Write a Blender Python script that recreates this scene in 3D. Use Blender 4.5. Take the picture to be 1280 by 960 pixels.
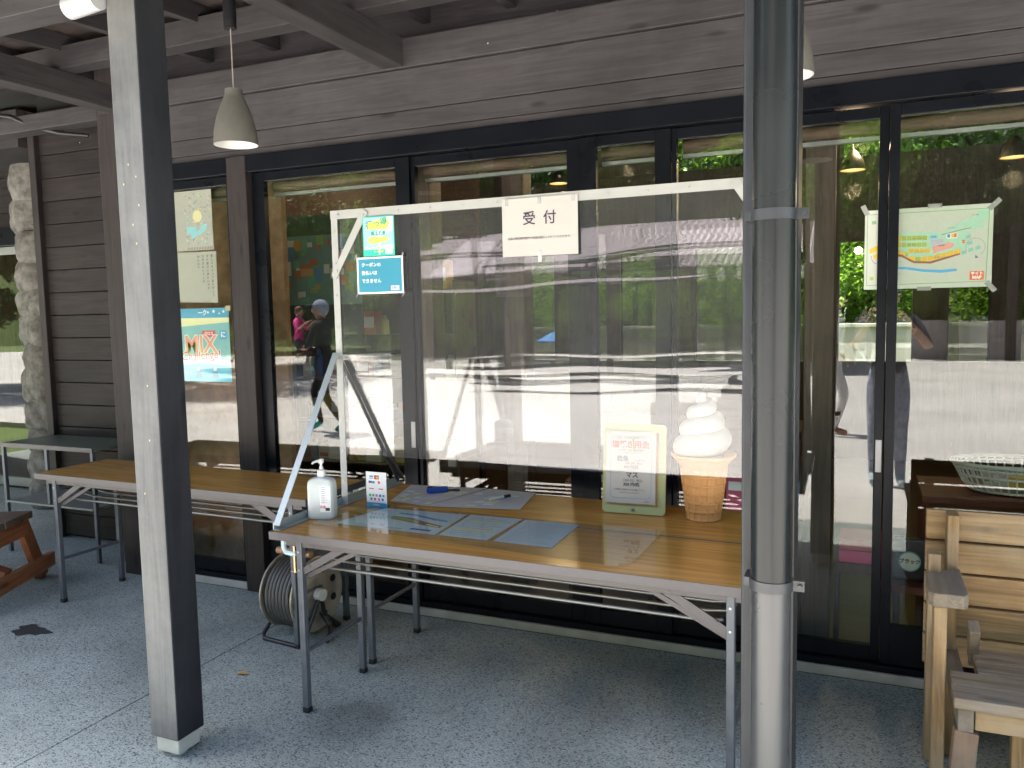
import bpy, bmesh, math, random
import numpy as np
from mathutils import Vector, Matrix, Euler
random.seed(7)
R = math.radians
for o in list(bpy.data.objects): bpy.data.objects.remove(o)
S = bpy.context.scene
COL = S.collection

# ------------------------------------------------------------ camera
yaw, pitch, roll = 0.409048412, 0.0888467419, -0.0204103005
fv = Vector((-math.sin(yaw)*math.cos(pitch), math.cos(yaw)*math.cos(pitch), -math.sin(pitch)))
rv = Vector((math.cos(yaw), math.sin(yaw), 0))
uv = rv.cross(fv)
r2 = rv*math.cos(roll)+uv*math.sin(roll)
u2 = -rv*math.sin(roll)+uv*math.cos(roll)
cd = bpy.data.cameras.new('camera')
cam = bpy.data.objects.new('camera', cd); COL.objects.link(cam)
M = Matrix((r2, u2, -fv)).transposed().to_4x4(); M.translation = Vector((0, 0, 1.5))
cam.matrix_world = M
cd.sensor_width = 36; cd.lens = 1015/1280*36; cd.clip_start = 0.05; cd.clip_end = 600
S.camera = cam

# ------------------------------------------------------------ light
EXPOSURE = 3.3
SUN_EL, SUN_AZ = 66.0, 258.0          # azimuth measured clockwise from +y
W = bpy.data.worlds.new('World'); S.world = W; W.use_nodes = True
nt = W.node_tree; nt.nodes.clear()
sky = nt.nodes.new('ShaderNodeTexSky'); sky.sky_type = 'NISHITA'; sky.sun_disc = False
sky.sun_elevation = R(SUN_EL); sky.sun_rotation = R(SUN_AZ)
sky.air_density = .9; sky.dust_density = 2.6; sky.ozone_density = .35
bg = nt.nodes.new('ShaderNodeBackground'); bg.inputs[1].default_value = 0.08
wo = nt.nodes.new('ShaderNodeOutputWorld')
nt.links.new(sky.outputs[0], bg.inputs[0]); nt.links.new(bg.outputs[0], wo.inputs[0])
sd = bpy.data.lights.new('sun', 'SUN'); sd.energy = 3.8; sd.angle = R(0.53); sd.color = (1, .95, .88)
sun = bpy.data.objects.new('sun', sd); COL.objects.link(sun)
sdir = Vector((math.sin(R(SUN_AZ))*math.cos(R(SUN_EL)), math.cos(R(SUN_AZ))*math.cos(R(SUN_EL)), math.sin(R(SUN_EL))))
sun.rotation_euler = sdir.to_track_quat('Z', 'Y').to_euler()
sun.location = sdir*30
S.view_settings.view_transform = 'Standard'; S.view_settings.look = 'None'
S.view_settings.exposure = EXPOSURE; S.view_settings.gamma = 1
S.view_settings.use_curve_mapping = False
S.render.engine = 'CYCLES'
S.cycles.max_bounces = 10; S.cycles.transparent_max_bounces = 24
S.cycles.glossy_bounces = 4; S.cycles.diffuse_bounces = 5
S.cycles.caustics_reflective = False; S.cycles.caustics_refractive = False
S.cycles.sample_clamp_indirect = 6

# ------------------------------------------------------------ materials
def newmat(name):
    m = bpy.data.materials.new(name); m.use_nodes = True
    n = m.node_tree.nodes; b = n['Principled BSDF']; return m, n, m.node_tree.links, b
def plain(name, c, rough=.6, metal=0, spec=.5, emit=None, es=0, noise=0, nscale=20, trans=0):
    m, n, l, b = newmat(name)
    b.inputs['Base Color'].default_value = (*c, 1); b.inputs['Roughness'].default_value = rough
    b.inputs['Metallic'].default_value = metal; b.inputs['Specular IOR Level'].default_value = spec
    if emit:
        b.inputs['Emission Color'].default_value = (*emit, 1); b.inputs['Emission Strength'].default_value = es
    if noise:
        tc = n.new('ShaderNodeTexCoord'); nz = n.new('ShaderNodeTexNoise'); nz.inputs['Scale'].default_value = nscale
        nz.inputs['Detail'].default_value = 6; l.new(tc.outputs['Object'], nz.inputs['Vector'])
        mr = n.new('ShaderNodeMapRange'); mr.inputs[1].default_value = .25; mr.inputs[2].default_value = .75
        mr.inputs[3].default_value = 1-noise; mr.inputs[4].default_value = 1+noise
        l.new(nz.outputs[0], mr.inputs[0])
        mx = n.new('ShaderNodeVectorMath'); mx.operation = 'SCALE'; mx.inputs[0].default_value = c
        l.new(mr.outputs[0], mx.inputs['Scale']); l.new(mx.outputs[0], b.inputs['Base Color'])
        mr2 = n.new('ShaderNodeMapRange'); mr2.inputs[3].default_value = max(.05, rough-.12); mr2.inputs[4].default_value = min(1, rough+.15)
        l.new(nz.outputs[0], mr2.inputs[0]); l.new(mr2.outputs[0], b.inputs['Roughness'])
    return m
def wood(name, c1, c2, axis='x', rough=.6, scale=1., spec=.35, fine=.5, bump=.25, tint=.12, knots=True, coat=0, stretch=12, weather=None):
    m, n, l, b = newmat(name)
    tc = n.new('ShaderNodeTexCoord'); geo = n.new('ShaderNodeNewGeometry')
    off = n.new('ShaderNodeVectorMath'); off.operation = 'SCALE'; off.inputs[0].default_value = (13.1, 7.7, 19.3)
    l.new(geo.outputs['Random Per Island'], off.inputs['Scale'])
    add = n.new('ShaderNodeVectorMath'); l.new(tc.outputs['Object'], add.inputs[0]); l.new(off.outputs[0], add.inputs[1])
    mp = n.new('ShaderNodeMapping'); s = [stretch*scale]*3; s['xyz'.index(axis)] = 1.0*scale
    mp.inputs['Scale'].default_value = s; l.new(add.outputs[0], mp.inputs[0])
    n1 = n.new('ShaderNodeTexNoise'); n1.inputs['Scale'].default_value = 1.6; n1.inputs['Detail'].default_value = 5; n1.inputs['Distortion'].default_value = .9
    l.new(mp.outputs[0], n1.inputs['Vector'])
    mp2 = n.new('ShaderNodeMapping'); s = [110*scale]*3; s['xyz'.index(axis)] = 2.5*scale
    mp2.inputs['Scale'].default_value = s; l.new(add.outputs[0], mp2.inputs[0])
    n2 = n.new('ShaderNodeTexNoise'); n2.inputs['Scale'].default_value = 1; n2.inputs['Detail'].default_value = 4
    l.new(mp2.outputs[0], n2.inputs['Vector'])
    # ring lines from the broad noise
    sn = n.new('ShaderNodeMath'); sn.operation = 'MULTIPLY'; sn.inputs[1].default_value = 26; l.new(n1.outputs[0], sn.inputs[0])
    si = n.new('ShaderNodeMath'); si.operation = 'SINE'; l.new(sn.outputs[0], si.inputs[0])
    m1 = n.new('ShaderNodeMapRange'); m1.inputs[1].default_value = -1; m1.inputs[3].default_value = .3; m1.inputs[4].default_value = .7
    l.new(si.outputs[0], m1.inputs[0])
    mixf = n.new('ShaderNodeMix'); mixf.inputs[0].default_value = fine
    l.new(m1.outputs[0], mixf.inputs[2]); l.new(n2.outputs[0], mixf.inputs[3])
    rp = n.new('ShaderNodeValToRGB'); rp.color_ramp.elements[0].position = .28; rp.color_ramp.elements[1].position = .72
    rp.color_ramp.elements[0].color = (*c2, 1); rp.color_ramp.elements[1].color = (*c1, 1)
    l.new(mixf.outputs[0], rp.inputs[0]); cur = rp.outputs[0]
    if knots:
        mp3 = n.new('ShaderNodeMapping'); s = [9*scale]*3; s['xyz'.index(axis)] = 2.6*scale
        mp3.inputs['Scale'].default_value = s; l.new(add.outputs[0], mp3.inputs[0])
        v = n.new('ShaderNodeTexVoronoi'); v.inputs['Scale'].default_value = 1; l.new(mp3.outputs[0], v.inputs['Vector'])
        kr = n.new('ShaderNodeMapRange'); kr.inputs[1].default_value = .07; kr.inputs[2].default_value = .15; kr.inputs[3].default_value = .75; kr.inputs[4].default_value = 0
        l.new(v.outputs['Distance'], kr.inputs[0])
        km = n.new('ShaderNodeMix'); km.data_type = 'RGBA'; l.new(kr.outputs[0], km.inputs[0]); l.new(cur, km.inputs[6])
        km.inputs[7].default_value = (*[q*.35 for q in c2], 1); cur = km.outputs[2]
    if weather:
        nw = n.new('ShaderNodeTexNoise'); nw.inputs['Scale'].default_value = 2.2; nw.inputs['Detail'].default_value = 7; nw.inputs['Roughness'].default_value = .65
        l.new(tc.outputs['Object'], nw.inputs['Vector'])
        wr = n.new('ShaderNodeMapRange'); wr.inputs[1].default_value = .42; wr.inputs[2].default_value = .68; wr.inputs[4].default_value = .8
        l.new(nw.outputs[0], wr.inputs[0])
        wm = n.new('ShaderNodeMix'); wm.data_type = 'RGBA'; l.new(wr.outputs[0], wm.inputs[0]); l.new(cur, wm.inputs[6]); wm.inputs[7].default_value = (*weather, 1)
        cur = wm.outputs[2]
    if knots:
        vs_ = n.new('ShaderNodeTexVoronoi'); vs_.inputs['Scale'].default_value = 4.3; l.new(add.outputs[0], vs_.inputs['Vector'])
        ls_ = n.new('ShaderNodeMath'); ls_.operation = 'LESS_THAN'; ls_.inputs[1].default_value = .016; l.new(vs_.outputs['Distance'], ls_.inputs[0])
        sm_ = n.new('ShaderNodeMix'); sm_.data_type = 'RGBA'; l.new(ls_.outputs[0], sm_.inputs[0]); l.new(cur, sm_.inputs[6]); sm_.inputs[7].default_value = (.45, .40, .33, 1); cur = sm_.outputs[2]
        nb_ = n.new('ShaderNodeTexNoise'); nb_.inputs['Scale'].default_value = 1.7; nb_.inputs['Detail'].default_value = 8; nb_.inputs['Roughness'].default_value = .7; l.new(tc.outputs['Object'], nb_.inputs['Vector'])
        nr_ = n.new('ShaderNodeMapRange'); nr_.inputs[1].default_value = .3; nr_.inputs[2].default_value = .7; nr_.inputs[3].default_value = .72; nr_.inputs[4].default_value = 1.25; l.new(nb_.outputs[0], nr_.inputs[0])
        nv_ = n.new('ShaderNodeVectorMath'); nv_.operation = 'SCALE'; l.new(cur, nv_.inputs[0]); l.new(nr_.outputs[0], nv_.inputs['Scale']); cur = nv_.outputs[0]
    hs = n.new('ShaderNodeMapRange'); hs.inputs[3].default_value = 1-tint; hs.inputs[4].default_value = 1+tint
    l.new(geo.outputs['Random Per Island'], hs.inputs[0])
    vm = n.new('ShaderNodeVectorMath'); vm.operation = 'SCALE'; l.new(cur, vm.inputs[0]); l.new(hs.outputs[0], vm.inputs['Scale'])
    l.new(vm.outputs[0], b.inputs['Base Color'])
    b.inputs['Roughness'].default_value = rough; b.inputs['Specular IOR Level'].default_value = spec
    if coat: b.inputs['Coat Weight'].default_value = coat; b.inputs['Coat Roughness'].default_value = .06
    if bump:
        bp = n.new('ShaderNodeBump'); bp.inputs['Strength'].default_value = bump; bp.inputs['Distance'].default_value = .003
        l.new(mixf.outputs[0], bp.inputs['Height']); l.new(bp.outputs[0], b.inputs['Normal'])
    return m
def glassmat(name, f0=.045, tint=(.93, .96, .95), wave=0, wscale=(1, 1, 1), milky=0, rough=0.0, wdist=.01, kmax=1.0):
    m = bpy.data.materials.new(name); m.use_nodes = True; n = m.node_tree.nodes; l = m.node_tree.links; n.clear()
    out = n.new('ShaderNodeOutputMaterial')
    lw = n.new('ShaderNodeLayerWeight'); lw.inputs[0].default_value = .5
    pw = n.new('ShaderNodeMath'); pw.operation = 'POWER'; pw.inputs[1].default_value = 5; l.new(lw.outputs['Facing'], pw.inputs[0])
    ma = n.new('ShaderNodeMath'); ma.operation = 'MULTIPLY_ADD'; ma.inputs[1].default_value = kmax-f0; ma.inputs[2].default_value = f0
    l.new(pw.outputs[0], ma.inputs[0])
    tr = n.new('ShaderNodeBsdfTransparent'); tr.inputs[0].default_value = (*tint, 1)
    gl = n.new('ShaderNodeBsdfGlossy'); gl.inputs['Roughness'].default_value = rough; gl.inputs[0].default_value = (1, 1, 1, 1)
    mx = n.new('ShaderNodeMixShader'); l.new(ma.outputs[0], mx.inputs[0])
    src = tr.outputs[0]
    if milky:
        df = n.new('ShaderNodeBsdfDiffuse'); df.inputs[0].default_value = (.8, .8, .8, 1)
        m2 = n.new('ShaderNodeMixShader'); m2.inputs[0].default_value = milky; l.new(tr.outputs[0], m2.inputs[1]); l.new(df.outputs[0], m2.inputs[2]); src = m2.outputs[0]
    l.new(src, mx.inputs[1]); l.new(gl.outputs[0], mx.inputs[2]); l.new(mx.outputs[0], out.inputs[0])
    if wave:
        tc = n.new('ShaderNodeTexCoord'); mp = n.new('ShaderNodeMapping'); mp.inputs['Scale'].default_value = wscale
        nz = n.new('ShaderNodeTexNoise'); nz.inputs['Scale'].default_value = 1; nz.inputs['Detail'].default_value = 2
        bp = n.new('ShaderNodeBump'); bp.inputs['Strength'].default_value = wave; bp.inputs['Distance'].default_value = wdist
        l.new(tc.outputs['Object'], mp.inputs[0]); l.new(mp.outputs[0], nz.inputs['Vector']); l.new(nz.outputs[0], bp.inputs['Height'])
        l.new(bp.outputs[0], gl.inputs['Normal'])
    return m

DK1, DK2 = (.054, .049, .051), (.031, .028, .030)
WINGX = None
WB = wood('dark_wing_boards', (.030, .024, .023), (.014, .011, .011), 'x', .6, spec=.2, tint=.22)
WX = wood('stained_wood_x', DK1, DK2, 'x', .62)
WY = wood('stained_wood_y', DK1, DK2, 'y', .62)
WZ = wood('stained_wood_z', (.038, .030, .029), (.020, .016, .016), 'z', .6, spec=.25)
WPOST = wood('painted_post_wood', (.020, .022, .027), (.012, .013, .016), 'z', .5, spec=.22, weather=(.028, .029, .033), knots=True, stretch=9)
WPOSTF = wood('lit_post_face', (.104, .107, .108), (.06, .062, .065), 'z', .5, weather=(.15, .147, .143), knots=True, stretch=9)  # front face with light put into its colour; WPOST is the darker, shaded copy
WROOF = wood('roof_board_wood', (.10, .075, .07), (.05, .038, .036), 'x', .7, tint=.3)
WIN = wood('interior_brown_wood', (.11, .07, .05), (.05, .03, .022), 'z', .5)
WINR = wood('interior_red_wood', (.16, .045, .025), (.07, .02, .012), 'x', .5)
FRAME = plain('dark_window_frame', (.005, .006, .009), .30, spec=.14, noise=.15, nscale=6)
GLASS = glassmat('window_glass', .046, (.93, .95, .93), wave=.35, wscale=(1.1, 1, .9), wdist=.004)
VINYL = glassmat('clear_vinyl', .047, (.97, .97, .97), wave=.3, wscale=(1.0, 1, 13), wdist=.0022, milky=.024)
MATV = glassmat('clear_table_mat', .05, (.975, .985, .97), kmax=.55, wave=.35, wscale=(9, 9, 1), wdist=.0012, milky=.02)
TABLE = wood('table_laminate', (.58, .295, .072), (.36, .165, .033), 'x', .24, spec=.5, knots=False, bump=.02, tint=0, scale=.9, stretch=10)
TRIM = plain('grey_mauve_trim', (.088, .080, .082), .42, .25, noise=.12, nscale=30)
STEEL = plain('grey_steel_leg', (.10, .11, .125), .4, .3, noise=.15, nscale=25)
RODM = plain('shelf_rod_metal', (.20, .20, .19), .3, .7)
WHITEMET = plain('white_frame_metal', (.37, .37, .35), .45, noise=.06, nscale=12)
ALU = plain('aluminium', (.38, .39, .39), .36, .8, noise=.08, nscale=18)
BLACK = plain('black_plastic', (.012, .012, .014), .4)
PAPER = plain('white_paper', (.45, .43, .395), .7, noise=.03, nscale=8)
INK = plain('dark_ink', (.035, .03, .04), .7)
def C(name, c, rough=.6): return plain(name, c, rough)
CON = plain('pale_concrete', (.42, .40, .37), .85, noise=.18, nscale=9)

def floor_mat():
    m, n, l, b = newmat('exposed_aggregate_floor')
    tc = n.new('ShaderNodeTexCoord')
    nz = n.new('ShaderNodeTexNoise'); nz.inputs['Scale'].default_value = 1.1; nz.inputs['Detail'].default_value = 8; nz.inputs['Roughness'].default_value = .65
    l.new(tc.outputs['Object'], nz.inputs['Vector'])
    rp = n.new('ShaderNodeValToRGB'); rp.color_ramp.elements[0].position = .3; rp.color_ramp.elements[1].position = .7
    rp.color_ramp.elements[0].color = (.205, .24, .222, 1); rp.color_ramp.elements[1].color = (.36, .41, .385, 1)
    l.new(nz.outputs[0], rp.inputs[0]); cur = rp.outputs[0]
    n3 = n.new('ShaderNodeTexNoise'); n3.inputs['Scale'].default_value = 160; n3.inputs['Detail'].default_value = 2; l.new(tc.outputs['Object'], n3.inputs['Vector'])
    def chips(cur, scale, thr, soft, col, seed, amt=.9):
        mp = n.new('ShaderNodeMapping'); mp.inputs['Location'].default_value = (seed, seed*2, 0); mp.inputs['Rotation'].default_value = (0, 0, seed)
        mp.inputs['Scale'].default_value = (1, 1.7, 1)
        l.new(tc.outputs['Object'], mp.inputs[0])
        v = n.new('ShaderNodeTexVoronoi'); v.inputs['Scale'].default_value = scale; l.new(mp.outputs[0], v.inputs['Vector'])
        sep = n.new('ShaderNodeSeparateColor'); l.new(v.outputs['Color'], sep.inputs[0])
        # chip radius varies per cell: many cells have none
        sub = n.new('ShaderNodeMapRange'); sub.inputs[1].default_value = .35; sub.inputs[2].default_value = 1; sub.inputs[3].default_value = 0; sub.inputs[4].default_value = thr
        l.new(sep.outputs[0], sub.inputs[0])
        lt = n.new('ShaderNodeMath'); lt.operation = 'LESS_THAN'; l.new(v.outputs['Distance'], lt.inputs[0]); l.new(sub.outputs[0], lt.inputs[1])
        ml = n.new('ShaderNodeMath'); ml.operation = 'MULTIPLY'; ml.inputs[1].default_value = amt; l.new(lt.outputs[0], ml.inputs[0])
        mx = n.new('ShaderNodeMix'); mx.data_type = 'RGBA'; l.new(ml.outputs[0], mx.inputs[0]); l.new(cur, mx.inputs[6]); mx.inputs[7].default_value = (*col, 1)
        return mx.outputs[2]
    cur = chips(cur, 100, .60, 0, (.055, .062, .07), 1.3)
    cur = chips(cur, 140, .58, 0, (.10, .11, .115), 2.1, .8)
    cur = chips(cur, 62, .32, 0, (.04, .042, .05), 5.3, .9)
    cur = chips(cur, 88, .30, 0, (.62, .62, .58), 4.2)
    cur = chips(cur, 150, .40, 0, (.50, .50, .46), 7.7, .8)
    g = n.new('ShaderNodeMapRange'); g.inputs[3].default_value = .82; g.inputs[4].default_value = 1.18; l.new(n3.outputs[0], g.inputs[0])
    vm = n.new('ShaderNodeVectorMath'); vm.operation = 'SCALE'; l.new(cur, vm.inputs[0]); l.new(g.outputs[0], vm.inputs['Scale'])
    l.new(vm.outputs[0], b.inputs['Base Color'])
    # large worn / damp patches
    n5 = n.new('ShaderNodeTexNoise'); n5.inputs['Scale'].default_value = .75; n5.inputs['Detail'].default_value = 3; n5.inputs['Distortion'].default_value = .6; l.new(tc.outputs['Object'], n5.inputs['Vector'])
    r5 = n.new('ShaderNodeMapRange'); r5.inputs[1].default_value = .35; r5.inputs[2].default_value = .62; r5.inputs[3].default_value = .78; r5.inputs[4].default_value = 1.1; l.new(n5.outputs[0], r5.inputs[0])
    v5 = n.new('ShaderNodeVectorMath'); v5.operation = 'SCALE'; l.new(vm.outputs[0], v5.inputs[0]); l.new(r5.outputs[0], v5.inputs['Scale'])
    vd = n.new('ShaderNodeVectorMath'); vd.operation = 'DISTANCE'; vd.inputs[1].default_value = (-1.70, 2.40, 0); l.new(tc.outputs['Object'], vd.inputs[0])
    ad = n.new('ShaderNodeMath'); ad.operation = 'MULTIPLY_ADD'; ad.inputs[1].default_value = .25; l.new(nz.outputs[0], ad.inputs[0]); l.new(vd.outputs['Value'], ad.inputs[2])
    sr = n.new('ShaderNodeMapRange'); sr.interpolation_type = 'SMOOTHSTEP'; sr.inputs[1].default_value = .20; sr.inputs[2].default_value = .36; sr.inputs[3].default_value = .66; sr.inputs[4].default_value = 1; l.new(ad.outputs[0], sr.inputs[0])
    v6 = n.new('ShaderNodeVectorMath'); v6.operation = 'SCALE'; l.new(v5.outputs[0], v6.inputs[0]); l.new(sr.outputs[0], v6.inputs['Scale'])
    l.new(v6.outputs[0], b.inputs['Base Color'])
    b.inputs['Roughness'].default_value = .5; b.inputs['Specular IOR Level'].default_value = .45
    bp = n.new('ShaderNodeBump'); bp.inputs['Strength'].default_value = .25; bp.inputs['Distance'].default_value = .003
    l.new(n3.outputs[0], bp.inputs['Height']); l.new(bp.outputs[0], b.inputs['Normal'])
    return m
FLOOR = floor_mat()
def ground_mat(name, c1, c2, sc=.4):
    m, n, l, b = newmat(name)
    tc = n.new('ShaderNodeTexCoord'); nz = n.new('ShaderNodeTexNoise'); nz.inputs['Scale'].default_value = sc; nz.inputs['Detail'].default_value = 10; nz.inputs['Roughness'].default_value = .6
    l.new(tc.outputs['Object'], nz.inputs['Vector'])
    rp = n.new('ShaderNodeValToRGB'); rp.color_ramp.elements[0].position = .35; rp.color_ramp.elements[1].position = .65
    rp.color_ramp.elements[0].color = (*c1, 1); rp.color_ramp.elements[1].color = (*c2, 1)
    l.new(nz.outputs[0], rp.inputs[0]); l.new(rp.outputs[0], b.inputs['Base Color']); b.inputs['Roughness'].default_value = .95
    return m
YARD = ground_mat('yard_gravel_concrete', (.46, .44, .41), (.58, .56, .53), .6)
GRASS = ground_mat('grass_ground', (.06, .10, .025), (.12, .17, .04), 1.5)

# ------------------------------------------------------------ mesh builder
class MB:
    def __init__(s): s.v = []; s.f = []; s.m = []; s.mats = []
    def mi(s, mat):
        if mat is None: return 0
        if mat not in s.mats: s.mats.append(mat)
        return s.mats.index(mat)
    def add(s, vs, fs, mat=None):
        k = len(s.v); s.v += [tuple(v) for v in vs]; i = s.mi(mat)
        for f in fs: s.f.append([k+j for j in f]); s.m.append(i)
    def box(s, x0, x1, y0, y1, z0, z1, mat=None, T=None):
        vs = [Vector(p) for p in ((x0,y0,z0),(x1,y0,z0),(x1,y1,z0),(x0,y1,z0),(x0,y0,z1),(x1,y0,z1),(x1,y1,z1),(x0,y1,z1))]
        if T is not None: vs = [T@v for v in vs]
        s.add(vs, [(0,3,2,1),(4,5,6,7),(0,1,5,4),(1,2,6,5),(2,3,7,6),(3,0,4,7)], mat); return s
    def bar(s, a, b, w, h, up=(0,0,1), mat=None):
        a = Vector(a); b = Vector(b); d = (b-a); L = d.length; d.normalize()
        up = Vector(up); sd = d.cross(up)
        if sd.length < 1e-4: sd = d.cross(Vector((0,1,0)))
        sd.normalize(); up = sd.cross(d)
        T = Matrix((d, sd, up)).transposed().to_4x4(); T.translation = a
        return s.box(0, L, -w/2, w/2, -h/2, h/2, mat, T)
    def tube(s, pts, r, seg=10, mat=None, caps=True):
        pts = [Vector(p) for p in pts]; n = len(pts); rs = r if isinstance(r, (list, tuple)) else [r]*n
        vs = []; fs = []; nrm = None
        for i, p in enumerate(pts):
            d = (pts[min(i+1, n-1)]-pts[max(i-1, 0)]).normalized()
            if nrm is None:
                nrm = d.orthogonal().normalized()
            else:
                nrm = (nrm-d*nrm.dot(d)).normalized()
            bn = d.cross(nrm)
            for k in range(seg):
                a = 2*math.pi*k/seg; vs.append(p+(nrm*math.cos(a)+bn*math.sin(a))*rs[i])
        for i in range(n-1):
            for k in range(seg):
                a = i*seg+k; b = i*seg+(k+1) % seg; fs.append((a, b, b+seg, a+seg))
        if caps: fs.append(tuple(range(seg))[::-1]); fs.append(tuple((n-1)*seg+k for k in range(seg)))
        s.add(vs, fs, mat); return s
    def lathe(s, prof, seg=32, mat=None, c=(0,0,0), T=None, fn=None):
        vs = []; fs = []; n = len(prof)
        for i, (r, z) in enumerate(prof):
            for k in range(seg):
                a = 2*math.pi*k/seg; rr = r if fn is None else fn(r, z, a)
                v = Vector((rr*math.cos(a), rr*math.sin(a), z))
                if T is not None: v = T@v
                vs.append(v+Vector(c))
        for i in range(n-1):
            for k in range(seg):
                a = i*seg+k; b = i*seg+(k+1) % seg; fs.append((a, b, b+seg, a+seg))
        s.add(vs, fs, mat); return s
    def prism(s, pts, z0, z1, mat=None, T=None):
        n = len(pts); vs = [Vector((x, y, z0)) for x, y in pts]+[Vector((x, y, z1)) for x, y in pts]
        if T is not None: vs = [T@v for v in vs]
        fs = [tuple(range(n))[::-1], tuple(range(n, 2*n))]+[(i, (i+1) % n, n+(i+1) % n, n+i) for i in range(n)]
        s.add(vs, fs, mat); return s
    def build(s, name, mat, parent=None, smooth=False, bevel=0, loc=None):
        me = bpy.data.meshes.new(name); me.from_pydata(s.v, [], s.f)
        if s.mats and all(m is not None for m in s.mats):
            for m in s.mats: me.materials.append(m)
            me.polygons.foreach_set('material_index', s.m)
        else: me.materials.append(mat)
        bm = bmesh.new(); bm.from_mesh(me); bmesh.ops.recalc_face_normals(bm, faces=bm.faces[:]); bm.to_mesh(me); bm.free()
        o = bpy.data.objects.new(name, me); COL.objects.link(o)
        if parent: o.parent = parent
        if loc: o.location = loc
        if smooth:
            for p in me.polygons: p.use_smooth = True
            if smooth == 'auto':
                try: me.set_sharp_from_angle(angle=R(38))
                except Exception: pass
        if bevel:
            b = o.modifiers.new('bevel', 'BEVEL'); b.width = bevel; b.segments = 2; b.limit_method = 'ANGLE'; b.angle_limit = R(40)
        return o
def B(*a, **k): return MB().box(*a, **k)
def tag(o, label=None, cat=None, group=None, kind=None):
    if label: o['label'] = label
    if cat: o['category'] = cat
    if group: o['group'] = group
    if kind: o['kind'] = kind
    return o
def thing(name, label, cat, loc=(0,0,0), rz=0, group=None):
    o = bpy.data.objects.new(name, None); COL.objects.link(o); o.location = loc; o.rotation_euler = (0, 0, rz)
    o.empty_display_size = .1
    return tag(o, label, cat, group)
def copy_tree(o, parent=None):
    c = o.copy(); COL.objects.link(c); c.parent = parent
    for ch in o.children: copy_tree(ch, c)
    return c
def text(body, size, mat, parent, loc, rot=(math.pi/2, 0, 0), align='CENTER', name='lettering', bold=0, sx=1, ext=.0002, space=1):
    cu = bpy.data.curves.new('t', 'FONT'); cu.body = body; cu.size = size; cu.align_x = align; cu.align_y = 'CENTER'
    cu.extrude = ext; cu.offset = bold*size; cu.resolution_u = 2; cu.space_character = space
    o = bpy.data.objects.new('t', cu); COL.objects.link(o)
    dg = bpy.context.evaluated_depsgraph_get(); dg.update()
    me = bpy.data.meshes.new_from_object(o.evaluated_get(dg), depsgraph=dg); me.name = name
    bpy.data.objects.remove(o); bpy.data.curves.remove(cu)
    me.materials.clear(); me.materials.append(mat)
    t = bpy.data.objects.new(name, me); COL.objects.link(t)
    t.parent = parent; t.location = loc; t.rotation_euler = rot; t.scale = (sx, 1, 1)
    return t
# upright sheet of paper facing -y, origin at its lower left corner
def up(pts, y0, y1, mb, mat):    # 2-D (x,z) outline extruded between y0 and y1
    T = Matrix(((1,0,0,0),(0,0,1,0),(0,1,0,0),(0,0,0,1)))
    mb.prism(pts, y0, y1, mat, T)
def rect(x0, z0, x1, z1): return [(x0, z0), (x1, z0), (x1, z1), (x0, z1)]
def ell(cx, cz, rx, rz, n=20): return [(cx+rx*math.cos(2*math.pi*i/n), cz+rz*math.sin(2*math.pi*i/n)) for i in range(n)]
def rrect(x0, z0, x1, z1, r, n=4):
    P = []
    for cx, cz, a0 in ((x1-r, z0+r, -90), (x1-r, z1-r, 0), (x0+r, z1-r, 90), (x0+r, z0+r, 180)):
        for i in range(n+1):
            a = R(a0+90*i/n); P.append((cx+r*math.cos(a), cz+r*math.sin(a)))
    return P
# ============================================================ SETTING
JX = -2.61
g = B(-140, 140, -140, 140, -.30, -.10).build('terrain', GRASS); tag(g, kind='structure')
y_ = B(-70, 40, -18.2, 1.55, -.20, -.02).build('forecourt', YARD); tag(y_, kind='structure')
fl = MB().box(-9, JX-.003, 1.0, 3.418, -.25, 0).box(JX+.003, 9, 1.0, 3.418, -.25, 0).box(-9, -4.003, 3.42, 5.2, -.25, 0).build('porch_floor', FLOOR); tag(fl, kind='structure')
y2 = B(-12, 12, 8.9, 16, -.20, -.03).build('back_yard', GRASS); tag(y2, kind='structure')
# floor stain, leaf
stm = plain('wet_stain', (.035, .038, .045), .35)
k = []
for i in range(26):
    a = 2*math.pi*i/26; rr = 1+.22*math.sin(3*a+1)+.15*math.sin(7*a)
    k.append((.10*rr*math.cos(a), .055*rr*math.sin(a)))
s_ = MB().prism(k, .0005, .003).build('floor_stain', stm, loc=(-3.70, 2.58, 0)); tag(s_, 'small dark wet stain on the grey porch floor', 'stain')
def leaf(x, y, rz, sc=1., label=''):
    m = MB(); n = 9; T = Matrix.Rotation(rz, 4, 'Z')
    prof = [(0,0),(.012,.012),(.02,.009),(.03,.016),(.04,.008),(.05,0),(.04,-.009),(.03,-.015),(.02,-.008),(.012,-.013)]
    vs = [T@Vector((a*sc, b*sc, .004+.006*math.sin(a*70))) for a, b in prof]
    m.add(vs+[v+Vector((0,0,.0012)) for v in vs], [tuple(range(10))[::-1], tuple(range(10, 20))]+[(i,(i+1)%10,10+(i+1)%10,10+i) for i in range(10)])
    o = m.build('dry_leaf', LEAFD, loc=(x, y, 0)); tag(o, label, 'leaf')
LEAFD = plain('dry_leaf_tan', (.45, .30, .12), .8)
leaf(-2.405, 2.56, .3, 1.1, 'tan dry leaf on the floor right of the left post')
leaf(-2.70, 2.47, 1.3, .6, 'tiny yellow leaf on the floor left of the other dry leaf')

# ============================================================ BUILDING
bd = thing('shop_building', 'dark timber shop building with glass sliding doors, porch posts and wooden roof', 'building')
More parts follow.
